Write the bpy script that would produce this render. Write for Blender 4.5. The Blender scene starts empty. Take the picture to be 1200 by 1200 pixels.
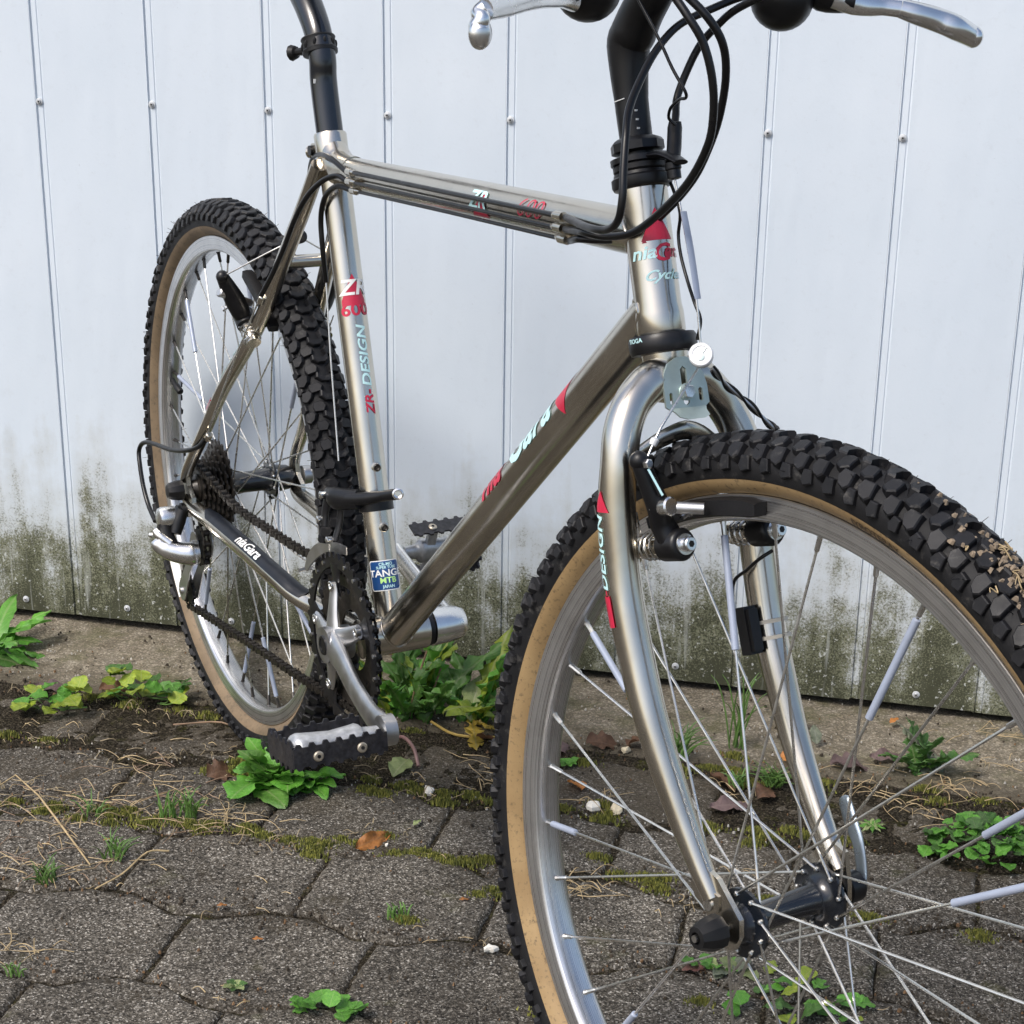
import bpy, bmesh, math, random
from mathutils import Vector as V, Matrix as M, noise
random.seed(7)
R = math.radians
PI = math.pi
K = {'C': [0.77458, -1.87047, 0.96422], 'R': [[0.9735811, -0.2081086, -0.0939718], [0.2276886, 0.9158791, 0.3306408], [0.0172576, -0.3433019, 0.9390665]], 'RZ': [[0.6590049, 0.7521173, 0.0056547], [-0.7521386, 0.6589863, 0.0049545], [0.0, -0.0075182, 0.9999717]], 'f': 2096.79, 'px': 621.86, 'py': 662.41, 'S': [[0.991337, -0.1313077, -0.0030263], [0.1313077, 0.9902799, 0.0458704], [-0.0030263, -0.0458704, 0.9989428]], 'A0': [1.02194, 0.0, -0.01589], 'F0': [1.06744, 0.0, 0.0], 'axis': [-0.329792, 0.0, 0.944054], 'pf': [0.944054, 0.0, 0.329792], 'BB': [0.42966, 0.0, -0.03219], 'sd': [-0.295217, 0.0, 0.95543], 'd': 0.2908, 'sx0': -0.3817, 'ss': 0.156, 'hs': 0.7243, 'hb': 0.0306}
D = {
 'hA': [[0.9293, -0.0347, 0.5907], [0.9446, -0.0249, 0.5712], [0.9502, -0.0176, 0.5566], [0.9533, -0.0122, 0.5363], [0.9518, -0.0089, 0.5153], [0.9455, -0.0077, 0.4948], [0.9282, -0.0095, 0.4697], [0.9033, -0.0136, 0.4472], [0.8784, -0.0188, 0.43], [0.853, -0.0251, 0.4233], [0.8329, -0.0317, 0.4236], [0.8152, -0.0392, 0.4269]],
 'hB': [[0.9293, -0.0246, 0.5894], [0.9413, -0.0112, 0.5737], [0.9458, -0.0011, 0.5576], [0.942, 0.0055, 0.5378], [0.9333, 0.0087, 0.513], [0.9215, 0.0094, 0.49], [0.9077, 0.0074, 0.4677], [0.8848, 0.0018, 0.4437], [0.8584, -0.0064, 0.4231], [0.832, -0.0162, 0.4171], [0.8179, -0.0266, 0.4162], [0.8094, -0.0384, 0.4171]],
 'hC': [[0.8699, 0.0682, 0.5829], [0.867, 0.0414, 0.5739], [0.8649, 0.018, 0.5637], [0.869, -0.0015, 0.5481], [0.8763, -0.0174, 0.5299], [0.884, -0.0299, 0.512], [0.8954, -0.0385, 0.4959], [0.904, -0.0444, 0.4753], [0.9088, -0.0473, 0.4585], [0.9053, -0.048, 0.4433], [0.889, -0.0467, 0.4348], [0.8595, -0.0436, 0.4316], [0.8157, -0.0388, 0.4341]],
 'hD': [[0.8766, 0.0586, 0.5759], [0.8635, 0.0499, 0.5635], [0.855, 0.0418, 0.5496], [0.8516, 0.0341, 0.5315], [0.8526, 0.0271, 0.5151], [0.8611, 0.0213, 0.5054], [0.8694, 0.0157, 0.4974]],
 'wE': [[0.8713, -0.0224, 0.5855], [0.8953, -0.0166, 0.5571], [0.9063, -0.0121, 0.5394], [0.9155, -0.0075, 0.5259], [0.9118, -0.0043, 0.5212], [0.9017, -0.0018, 0.5195], [0.8914, 0.0006, 0.5156], [0.8822, 0.0031, 0.511], [0.8768, 0.006, 0.5044], [0.8794, 0.01, 0.5001]],
 'bc': [[-0.1785, 0.0, 0.4687], [-0.1698, 0.0, 0.45], [-0.1581, -0.0, 0.4233], [-0.1447, -0.0, 0.3911], [-0.1363, 0.0, 0.3626]],
 'wire': [[-0.2004, 0.012, 0.4972], [-0.2007, 0.012, 0.4801], [-0.1988, 0.012, 0.466], [-0.1887, 0.01, 0.4558], [-0.1759, 0.006, 0.4433], [-0.178, 0.008, 0.4286], [-0.1711, 0.006, 0.4153], [-0.1595, 0.004, 0.3999], [-0.1528, 0.006, 0.3865], [-0.143, 0.004, 0.3768], [-0.1445, 0.004, 0.3631]],
 'wire2': [[-0.1264, 0.004, 0.3469], [-0.1261, 0.012, 0.3417], [-0.1254, 0.018, 0.3325], [-0.1182, 0.022, 0.3296], [-0.1139, 0.03, 0.3281], [-0.1085, 0.034, 0.3201], [-0.1054, 0.04, 0.3131], [-0.1012, 0.046, 0.3106], [-0.1028, 0.05, 0.3044]],
 'wire3': [[-0.1283, 0.006, 0.344], [-0.124, 0.014, 0.3361], [-0.1206, 0.018, 0.3294], [-0.1146, 0.024, 0.3314], [-0.1089, 0.03, 0.3234], [-0.1061, 0.038, 0.3155], [-0.1022, 0.044, 0.3087]],
 'strad_r': [[-0.1365, -0.0, 0.3451], [-0.1294, -0.018, 0.3316], [-0.1145, -0.047, 0.3144], [-0.1143, -0.052, 0.3052], [-0.1118, -0.06, 0.2933]],
 'strad_l': [[-0.1251, 0.002, 0.3473], [-0.123, 0.024, 0.3296], [-0.1081, 0.05, 0.3055], [-0.1021, 0.06, 0.2921]],
 'plate': [[-0.1312, -0.0375, 0.327], [-0.1358, -0.0352, 0.3403], [-0.1389, -0.0299, 0.3491], [-0.1407, -0.0186, 0.3543], [-0.1408, -0.0073, 0.3546], [-0.1405, -0.0021, 0.3538], [-0.1357, 0.0076, 0.3399], [-0.13, 0.0039, 0.3237], [-0.1298, -0.0015, 0.3231], [-0.1278, -0.0048, 0.3173], [-0.1274, -0.0179, 0.3162], [-0.1284, -0.0271, 0.3192], [-0.1298, -0.0293, 0.3231]],
 'arm': [[-0.115, -0.0631, 0.2928], [-0.1124, -0.0586, 0.2854], [-0.107, -0.0482, 0.2699], [-0.103, -0.0429, 0.2585], [-0.0992, -0.0412, 0.2476], [-0.0947, -0.0382, 0.2348]],
 'armw': [[-0.1152, -0.0687, 0.2934], [-0.1155, -0.057, 0.2943], [-0.1105, -0.0428, 0.2801], [-0.1045, -0.0325, 0.2628], [-0.0988, -0.0317, 0.2464]],
 'post': [[-0.0896, -0.0575, 0.2566], [-0.0907, -0.0424, 0.2596], [-0.0911, -0.0333, 0.2607], [-0.0914, -0.0234, 0.2617]],
 'pad': [[-0.0875, -0.03, 0.2695], [-0.0552, -0.024, 0.2777], [-0.0539, -0.024, 0.2689], [-0.0824, -0.03, 0.258]],
 'bolt': [[-0.0836, -0.0386, 0.2393], [-0.0831, 0.0396, 0.238]],
 'leverR': [[-0.1149, -0.207, 0.5586], [-0.116, -0.207, 0.5617], [-0.1153, -0.206, 0.5655], [-0.1188, -0.205, 0.5681], [-0.1168, -0.203, 0.5701], [-0.1291, -0.18, 0.5741], [-0.1443, -0.15, 0.5784], [-0.1585, -0.12, 0.5785], [-0.1645, -0.105, 0.5773]],
 'leverL': [[-0.1164, 0.207, 0.5683], [-0.1179, 0.19, 0.5739], [-0.1251, 0.18, 0.5777], [-0.1315, 0.165, 0.5812], [-0.1384, 0.155, 0.5838], [-0.1448, 0.145, 0.5842], [-0.1488, 0.135, 0.5842], [-0.1538, 0.125, 0.5857], [-0.1597, 0.11, 0.5892]],
 'podR': [[-0.1798, -0.083, 0.58]],
 'podL': [[-0.1784, 0.083, 0.5805]],
 'gripL': [[-0.1488, 0.19, 0.5937], [-0.132, 0.2, 0.5944]],
 'stem': [[-0.2206, -0.0, 0.4825], [-0.2304, -0.0, 0.5226], [-0.2379, 0.0, 0.5513], [-0.2265, -0.0, 0.5703], [-0.2106, -0.0, 0.5929], [-0.1981, 0.0, 0.6109]],
 'sens': [[-0.1132, 0.036, 0.1732], [-0.1007, 0.036, 0.1792], [-0.0907, 0.036, 0.1487], [-0.1032, 0.036, 0.1423]],
 'ties': [[-0.1141, 0.045, 0.161], [-0.0795, 0.045, 0.1772], [-0.1089, 0.045, 0.1505], [-0.0769, 0.045, 0.1667]],
 'senswire': [[-0.0892, 0.04, 0.2244], [-0.099, 0.04, 0.2152], [-0.1105, 0.04, 0.2034], [-0.1221, 0.04, 0.1909], [-0.119, 0.038, 0.1729]],
 'qr': [[0.002, 0.072, -0.0049], [-0.0005, 0.076, 0.0063], [-0.0089, 0.078, 0.0253], [-0.0195, 0.08, 0.0367], [-0.0304, 0.082, 0.0495]],
 'bladeR': [[-0.1625, -0.006, 0.3376], [-0.1588, -0.02, 0.3335], [-0.1554, -0.034, 0.3265], [-0.1514, -0.045, 0.3166], [-0.147, -0.053, 0.3025], [-0.1425, -0.057, 0.2851], [-0.1371, -0.06, 0.251], [-0.1233, -0.06, 0.2006], [-0.1026, -0.059, 0.152], [-0.0834, -0.058, 0.1153], [-0.0589, -0.055, 0.0742], [-0.0355, -0.052, 0.0394], [-0.016, -0.05, 0.0148]],
 'bladeL': [[-0.1633, 0.006, 0.3389], [-0.1634, 0.02, 0.333], [-0.16, 0.034, 0.3235], [-0.1554, 0.046, 0.31], [-0.1484, 0.053, 0.2949], [-0.1389, 0.057, 0.2738], [-0.1296, 0.06, 0.2382], [-0.1207, 0.06, 0.2089], [-0.1038, 0.06, 0.1627], [-0.0861, 0.059, 0.13], [-0.0609, 0.058, 0.0873], [-0.0291, 0.054, 0.0487], [0.0018, 0.05, 0.0175]],
 'seatpost': [[0.2876, 0.0, 0.4317], [0.2782, 0.0, 0.4664], [0.2708, 0.0, 0.4972], [0.2609, 0.0, 0.52], [0.2442, 0.0, 0.5385], [0.2228, 0.0, 0.5554]],
 'collar': [[0.2605, 0.0, 0.5106], [0.2313, 0.0, 0.5023], [0.1991, 0.0, 0.4976]],
 'stayR': [[0.3245, -0.018, 0.4009], [0.2911, -0.02, 0.3661], [0.2437, -0.024, 0.31], [0.1742, -0.03, 0.2386], [0.1408, -0.038, 0.1962], [0.093, -0.05, 0.1398], [0.0525, -0.06, 0.0824], [0.0065, -0.065, 0.0307], [-0.0123, -0.066, 0.0081]],
 'bridge': [[0.2663, -0.04, 0.2989], [0.2464, -0.01, 0.2951], [0.2284, 0.02, 0.29]],
 'rcable': [[0.3792, -0.02, 0.4041], [0.3574, -0.022, 0.4006], [0.3363, -0.028, 0.3934], [0.3118, -0.034, 0.3761], [0.2925, -0.04, 0.3511], [0.2737, -0.044, 0.3221], [0.2569, -0.048, 0.2986], [0.2367, -0.05, 0.2782], [0.2213, -0.052, 0.2626]],
 'rcable2': [[0.0638, -0.064, 0.076], [0.0569, -0.07, 0.066], [0.0315, -0.076, 0.0559], [-0.0141, -0.08, 0.0452], [-0.0681, -0.084, 0.0385], [-0.0968, -0.088, 0.0324], [-0.1098, -0.09, 0.0197], [-0.1022, -0.092, 0.0039], [-0.0887, -0.093, -0.0187], [-0.071, -0.093, -0.0369], [-0.0458, -0.093, -0.0495]],
 'fcable': [[0.3742, -0.018, 0.3941], [0.3494, -0.018, 0.39], [0.3237, -0.018, 0.3802], [0.3103, -0.018, 0.3671], [0.3027, -0.017, 0.3497], [0.3035, -0.016, 0.3253], [0.296, -0.01, 0.2904]],
 'bcable': [[0.3617, -0.016, 0.411], [0.3321, -0.02, 0.4145], [0.2796, -0.012, 0.4095], [0.2476, -0.004, 0.3989], [0.2322, 0.0, 0.3844], [0.2314, 0.0, 0.3676]],
 'chainstayR': [[-0.0154, -0.066, -0.0146], [0.0158, -0.064, -0.018], [0.0766, -0.062, -0.0172], [0.178, -0.058, -0.0197], [0.265, -0.052, -0.0263], [0.2975, -0.044, -0.0333], [0.3244, -0.036, -0.0364]],
 'chst_dec': [[0.111, -0.068, 0.0011], [0.3041, -0.05, -0.0208]],
 'RD': [[-0.032, -0.075, -0.013], [-0.0, -0.08, -0.0134], [0.0307, -0.092, -0.0201], [0.0378, -0.1, -0.0372], [0.0186, -0.105, -0.058], [0.0518, -0.092, -0.0493], [0.0443, -0.075, -0.0593], [-0.0077, -0.08, -0.0912], [-0.0547, -0.06, -0.1425], [-0.0487, -0.055, -0.1544], [0.0061, -0.06, -0.0475]],
 'RDlist': {'pivot': [0.0021, -0.075, -0.0227], 'barrel_a': [-0.0197, -0.095, -0.0318], 'barrel_b': [-0.0018, -0.08, -0.0264], 'body_a': [0.0052, -0.108, -0.0598], 'body_b': [0.0283, -0.07, -0.0652], 'mid': [0.0137, -0.09, -0.0722], 'top': [0.0107, -0.1, -0.0468], 'jock': [-0.0262, -0.05, -0.061], 'jock2': [-0.0121, -0.05, -0.0757], 'low': [-0.0647, -0.05, -0.1586], 'cage1': [-0.067, -0.058, -0.114], 'cage2': [-0.0605, -0.06, -0.1611], 'adj': [-0.0353, -0.08, -0.0102]},
 'FD': [[0.3028, -0.02, 0.0691], [0.3616, -0.02, 0.0838], [0.4926, -0.02, 0.1284], [0.4695, -0.02, 0.1216], [0.3453, -0.03, 0.0554], [0.3728, -0.025, 0.0526], [0.3079, -0.04, -0.0043], [0.3461, -0.045, 0.0425], [0.4022, -0.045, 0.063], [0.4257, -0.04, 0.0456], [0.413, -0.035, 0.0143]],
 'rbrake': [[0.1522, -0.06, 0.2723], [0.2015, -0.062, 0.2639], [0.2182, -0.055, 0.2448], [0.201, -0.045, 0.2185], [0.205, -0.06, 0.2233], [0.133, -0.06, 0.2429], [0.1767, -0.06, 0.253], [0.1855, -0.0, 0.305], [0.2031, 0.0, 0.3183], [0.192, 0.03, 0.291], [0.1282, 0.045, 0.2424], [0.1526, 0.045, 0.2424]],
 'tube_stop_f': [[0.7792, -0.024, 0.4289], [0.782, -0.026, 0.4209], [0.7802, -0.024, 0.4119]],
 'tube_stop_r': [[0.3952, -0.024, 0.4154], [0.3977, -0.026, 0.4067], [0.3947, -0.024, 0.3963]],
 'cl': [[-0.211, -0.0, 0.3324]],
 'dt': [[0.6581, -0.01, 0.1926], [0.7265, -0.01, 0.258], [0.7684, -0.01, 0.2946], [0.8956, -0.01, 0.4379]],
 'ped': [[0.636, -0.09, -0.0298], [0.6061, -0.13, -0.0483], [0.5773, -0.17, -0.0469]],
 'lped': [[0.2863, 0.09, -0.0052], [0.2753, 0.15, -0.0273]],
}

sc = bpy.context.scene
# ------------------------------------------------------------------ camera
cam = bpy.data.cameras.new('camera'); cam_o = bpy.data.objects.new('camera', cam)
sc.collection.objects.link(cam_o); sc.camera = cam_o
_r = K['R']
cam_o.matrix_world = M(((_r[0][0], _r[0][2], -_r[0][1], K['C'][0]), (_r[1][0], _r[1][2], -_r[1][1], K['C'][1]),
                        (_r[2][0], _r[2][2], -_r[2][1], K['C'][2]), (0, 0, 0, 1)))
cam.sensor_fit = 'HORIZONTAL'; cam.sensor_width = 36; cam.lens = K['f'] / 1200 * 36
cam.shift_x = (600 - K['px']) / 1200; cam.shift_y = (K['py'] - 600) / 1200
cam.clip_start = .02; cam.clip_end = 400
# ------------------------------------------------------------------ sky, sun, exposure
W = bpy.data.worlds.new('World'); sc.world = W; W.use_nodes = True
nt = W.node_tree; bg = nt.nodes['Background']
sky = nt.nodes.new('ShaderNodeTexSky'); sky.sky_type = 'NISHITA'; sky.sun_disc = False
SUN_EL, SUN_AZ = 52, 35          # azimuth measured from -Y (camera side) towards -X
sky.sun_elevation = R(SUN_EL); sky.sun_rotation = R(180 + SUN_AZ); sky.dust_density = 3.5; sky.air_density = 1.0; sky.ozone_density = 1.0
nt.links.new(sky.outputs[0], bg.inputs[0]); bg.inputs[1].default_value = .115
sl = bpy.data.lights.new('sun', 'SUN'); sl.energy = 1.75; sl.angle = R(20); sl.color = (1, .965, .91)
so = bpy.data.objects.new('sun', sl); sc.collection.objects.link(so)
_d = V((-math.sin(R(SUN_AZ)) * math.cos(R(SUN_EL)), -math.cos(R(SUN_AZ)) * math.cos(R(SUN_EL)), math.sin(R(SUN_EL))))
so.rotation_euler = _d.to_track_quat('Z', 'Y').to_euler()
sc.view_settings.view_transform = 'Standard'; sc.view_settings.look = 'None'
sc.view_settings.exposure = 0.78; sc.view_settings.gamma = 1; sc.view_settings.use_curve_mapping = False
sc.render.engine = 'CYCLES'; sc.cycles.max_bounces = 8; sc.cycles.use_denoising = True

# ------------------------------------------------------------------ material helpers
class N:
    def __init__(s, name):
        s.m = bpy.data.materials.new(name); s.m.use_nodes = True; s.t = s.m.node_tree; s.b = s.t.nodes['Principled BSDF']
        s.tc = s.t.nodes.new('ShaderNodeTexCoord')
    def n(s, t, **k):
        o = s.t.nodes.new('ShaderNode' + t)
        for a, v in k.items(): setattr(o, a, v)
        return o
    def l(s, a, b): s.t.links.new(a, b)
    def co(s, scale=(1, 1, 1), src='Object', loc=(0, 0, 0)):
        mp = s.n('Mapping'); mp.inputs['Scale'].default_value = scale; mp.inputs['Location'].default_value = loc
        s.l(s.tc.outputs[src], mp.inputs[0]); return mp.outputs[0]
    def noise(s, scale, co=None, detail=6, rough=.55, dist=0):
        o = s.n('TexNoise'); o.inputs['Scale'].default_value = scale; o.inputs['Detail'].default_value = detail
        o.inputs['Roughness'].default_value = rough; o.inputs['Distortion'].default_value = dist
        s.l(co or s.tc.outputs['Object'], o.inputs['Vector']); return o.outputs[0]
    def voro(s, scale, co=None, out='Distance', feature='F1'):
        o = s.n('TexVoronoi', feature=feature); o.inputs['Scale'].default_value = scale
        s.l(co or s.tc.outputs['Object'], o.inputs['Vector']); return o.outputs[out]
    def ramp(s, fac, stops, interp='LINEAR'):
        o = s.n('ValToRGB'); o.color_ramp.interpolation = interp; e = o.color_ramp.elements
        while len(e) < len(stops): e.new(.5)
        for q, (p, c) in zip(e, stops):
            q.position = p; q.color = (c, c, c, 1) if not isinstance(c, tuple) else (*c, 1)
        s.l(fac, o.inputs[0]); return o.outputs[0]
    def mix(s, f, a, b, mode='MIX'):
        o = s.n('Mix', data_type='RGBA', blend_type=mode)
        for i, v in ((0, f), (6, a), (7, b)):
            if hasattr(v, 'default_value') or hasattr(v, 'is_linked'): s.l(v, o.inputs[i])
            else: o.inputs[i].default_value = v if i == 0 else ((*v, 1) if isinstance(v, tuple) else (v, v, v, 1))
        return o.outputs[2]
    def math(s, op, a, b=0.0, c=None):
        o = s.n('Math', operation=op)
        for i, v in enumerate((a, b) if c is None else (a, b, c)):
            if isinstance(v, (int, float)): o.inputs[i].default_value = v
            else: s.l(v, o.inputs[i])
        return o.outputs[0]
    def bump(s, h, strength, dist):
        o = s.n('Bump'); o.inputs['Strength'].default_value = strength; o.inputs['Distance'].default_value = dist
        s.l(h, o.inputs['Height'])
        if s.b.inputs['Normal'].is_linked:
            s.l(s.b.inputs['Normal'].links[0].from_socket, o.inputs['Normal'])
        s.l(o.outputs[0], s.b.inputs['Normal'])
    def set(s, **k):
        for a, v in k.items():
            i = s.b.inputs[a.replace('_', ' ')]
            if hasattr(v, 'is_linked'): s.l(v, i)
            else: i.default_value = (*v, 1) if isinstance(v, tuple) else v
        return s.m

def plain(name, col, rough=.5, metal=0, var=.12, scale=60, bump=0, bscale=900, coat=0, dust=0, spec=.5, dcol=(.19, .16, .125), dlo=.52):
    n = N(name)
    pos = n.n('NewGeometry').outputs['Position']
    f = n.noise(scale, co=pos, detail=5)
    dark = tuple(c * (1 - var) for c in col); lite = tuple(min(1, c * (1 + var)) for c in col)
    c = n.ramp(f, [(.3, dark), (.7, lite)])
    if dust:
        d = n.ramp(n.noise(70, co=pos, detail=9, rough=.78), [(dlo, 0.0), (dlo + .2, dust)])
        c = n.mix(d, c, dcol)
    n.set(Base_Color=c, Metallic=metal, Specular_IOR_Level=spec)
    n.set(Roughness=n.ramp(n.noise(scale * 1.7, co=pos), [(.3, max(.02, rough - .06)), (.7, min(1, rough + .08))]))
    if coat: n.set(Coat_Weight=coat, Coat_Roughness=.12)
    if bump: n.bump(n.noise(bscale, detail=3), bump, .0006)
    return n.m

MT = {}
def nickel():
    n = N('brushed_nickel_plate')
    f = n.noise(9, detail=5, rough=.55)
    c = n.ramp(f, [(.25, (.47, .43, .36)), (.5, (.60, .56, .485)), (.8, (.69, .65, .575))])
    rs = n.ramp(n.noise(34, detail=10, rough=.78, dist=.6), [(.76, 0.0), (.84, .7)])
    n.set(Base_Color=n.mix(rs, c, (.16, .085, .035)), Metallic=n.ramp(rs, [(0, 1.0), (1, .3)]))
    n.set(Roughness=n.ramp(n.noise(60, detail=6), [(.3, .17), (.7, .27)]))
    return n.m
MT['nickel'] = nickel()
MT['black'] = plain('black_satin_metal', (.006, .006, .007), .36, 0, .3, spec=.38)
MT['anod'] = plain('black_anodised_tube', (.006, .008, .012), .2, .0, .3, 12, spec=.75)
MT['plastic'] = plain('black_moulded_plastic', (.007, .007, .0075), .45, 0, .2, bump=.15, spec=.35)
MT['rubber'] = plain('tyre_rubber', (.008, .008, .009), .6, 0, .35, 30, bump=.35, bscale=1400, dust=.5, spec=.28, dcol=(.17, .16, .145), dlo=.56)
MT['knob'] = plain('tyre_knob_rubber', (.0085, .0085, .010), .5, 0, .4, 50, bump=.3, bscale=1600, dust=.5, spec=.3, dcol=(.17, .16, .145), dlo=.56)
MT['alu'] = plain('polished_aluminium', (.78, .78, .77), .24, 1, .08, 25, bump=.05)
MT['alu_d'] = plain('cast_aluminium', (.52, .52, .52), .36, 1, .15, 40, bump=.15)
MT['chrome'] = plain('chromed_steel', (.72, .70, .67), .16, 1, .08)
MT['steel'] = plain('stainless_spoke_steel', (.66, .65, .62), .28, 1, .1, 90)
MT['cable'] = plain('black_cable_housing', (.0045, .0045, .005), .32, 0, .2, spec=.42)
MT['oily'] = plain('oily_dark_steel', (.022, .019, .016), .36, .35, .6, 160, bump=.3, dust=.2, dcol=(.10, .075, .05))
MT['zinc'] = plain('galvanised_steel', (.42, .50, .48), .42, .75, .16, 45, bump=.15)
MT['grey_plastic'] = plain('grey_cast_cap', (.62, .63, .64), .38, .25, .05)
MT['reflect'] = plain('grey_reflective_tube', (.30, .34, .43), .35, .1, .06)
MT['red'] = plain('red_transfer', (.48, .02, .055), .35, 0, .1)
MT['cyan'] = plain('pale_cyan_transfer', (.50, .76, .78), .35, 0, .06)
MT['white'] = plain('white_print', (.78, .78, .76), .4, 0, .05)
MT['blue'] = plain('blue_sticker', (.012, .06, .20), .3, 0, .12)
MT['lime'] = plain('lime_print', (.45, .75, .25), .4, 0, .05)
MT['navy'] = plain('dark_stay_protector', (.007, .009, .014), .4, 0, .3, spec=.35)
MT['zip'] = plain('natural_zip_tie', (.50, .46, .38), .4, 0, .08)
MT['pad'] = plain('brake_pad_rubber', (.007, .007, .008), .55, 0, .2, bump=.2, spec=.3)
def gum():
    n = N('tan_gum_sidewall')
    c = n.ramp(n.noise(22, detail=7), [(.3, (.24, .155, .068)), (.7, (.35, .24, .115))])
    sp = n.ramp(n.noise(260, detail=6, rough=.7), [(.54, 0.0), (.68, .75)])
    n.set(Base_Color=n.mix(sp, c, (.07, .05, .03)), Roughness=.62); n.bump(n.noise(700), .25, .0004); return n.m
MT['gum'] = gum()
def gum2():
    n = N('dirty_gum_sidewall')
    c = n.ramp(n.noise(22, detail=7), [(.3, (.12, .085, .05)), (.7, (.21, .15, .09))])
    sp = n.ramp(n.noise(160, detail=6, rough=.7), [(.52, 0.0), (.70, .8)])
    n.set(Base_Color=n.mix(sp, c, (.06, .05, .035)), Roughness=.7); n.bump(n.noise(700), .25, .0004); return n.m
MT['gum2'] = gum2()
def brushed_rim():
    n = N('brushed_rim_aluminium')
    # concentric scratches: noise over the distance from the wheel axle
    sx = n.n('SeparateXYZ'); n.l(n.tc.outputs['Object'], sx.inputs[0])
    rr = n.math('SQRT', n.math('ADD', n.math('POWER', sx.outputs[0], 2.0), n.math('POWER', sx.outputs[2], 2.0)))
    cx = n.n('CombineXYZ'); n.l(n.math('MULTIPLY', rr, 1.0), cx.inputs[0]); n.l(n.math('MULTIPLY', sx.outputs[1], 1.0), cx.inputs[1])
    f = n.noise(1300, co=cx.outputs[0], detail=3)
    g = n.noise(30, detail=6)
    c = n.ramp(f, [(.3, (.46, .46, .47)), (.7, (.78, .78, .78))])
    n.set(Base_Color=n.mix(n.ramp(g, [(.45, 0.0), (.75, .35)]), c, (.25, .24, .23)), Metallic=.95, Roughness=n.ramp(f, [(.3, .22), (.7, .36)]))
    n.bump(f, .25, .0003); return n.m
MT['rim'] = brushed_rim()

# ------------------------------------------------------------------ mesh helpers
def frames(P):
    T = [(P[min(i + 1, len(P) - 1)] - P[max(i - 1, 0)]).normalized() for i in range(len(P))]
    up = V((0, 0, 1)) if abs(T[0].z) < .9 else V((1, 0, 0))
    u = (up - T[0] * up.dot(T[0])).normalized(); out = []
    for t in T:
        u = (u - t * u.dot(t)).normalized(); out.append((u, t.cross(u), t))
    return out
def spline(P, n=6):
    P = [V(p) for p in P]
    if len(P) < 3: return P
    Q = [P[0] * 2 - P[1]] + P + [P[-1] * 2 - P[-2]]; out = []
    for i in range(1, len(Q) - 2):
        a, b, c, d = Q[i - 1:i + 3]
        for k in range(n):
            t = k / n; out.append(.5 * ((2 * b) + (c - a) * t + (2 * a - 5 * b + 4 * c - d) * t * t + (3 * b - a - 3 * c + d) * t ** 3))
    return out + [P[-1]]
def lerpl(L, t):
    x = t * (len(L) - 1); i = min(int(x), len(L) - 2); return L[i] + (L[i + 1] - L[i]) * (x - i)
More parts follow.
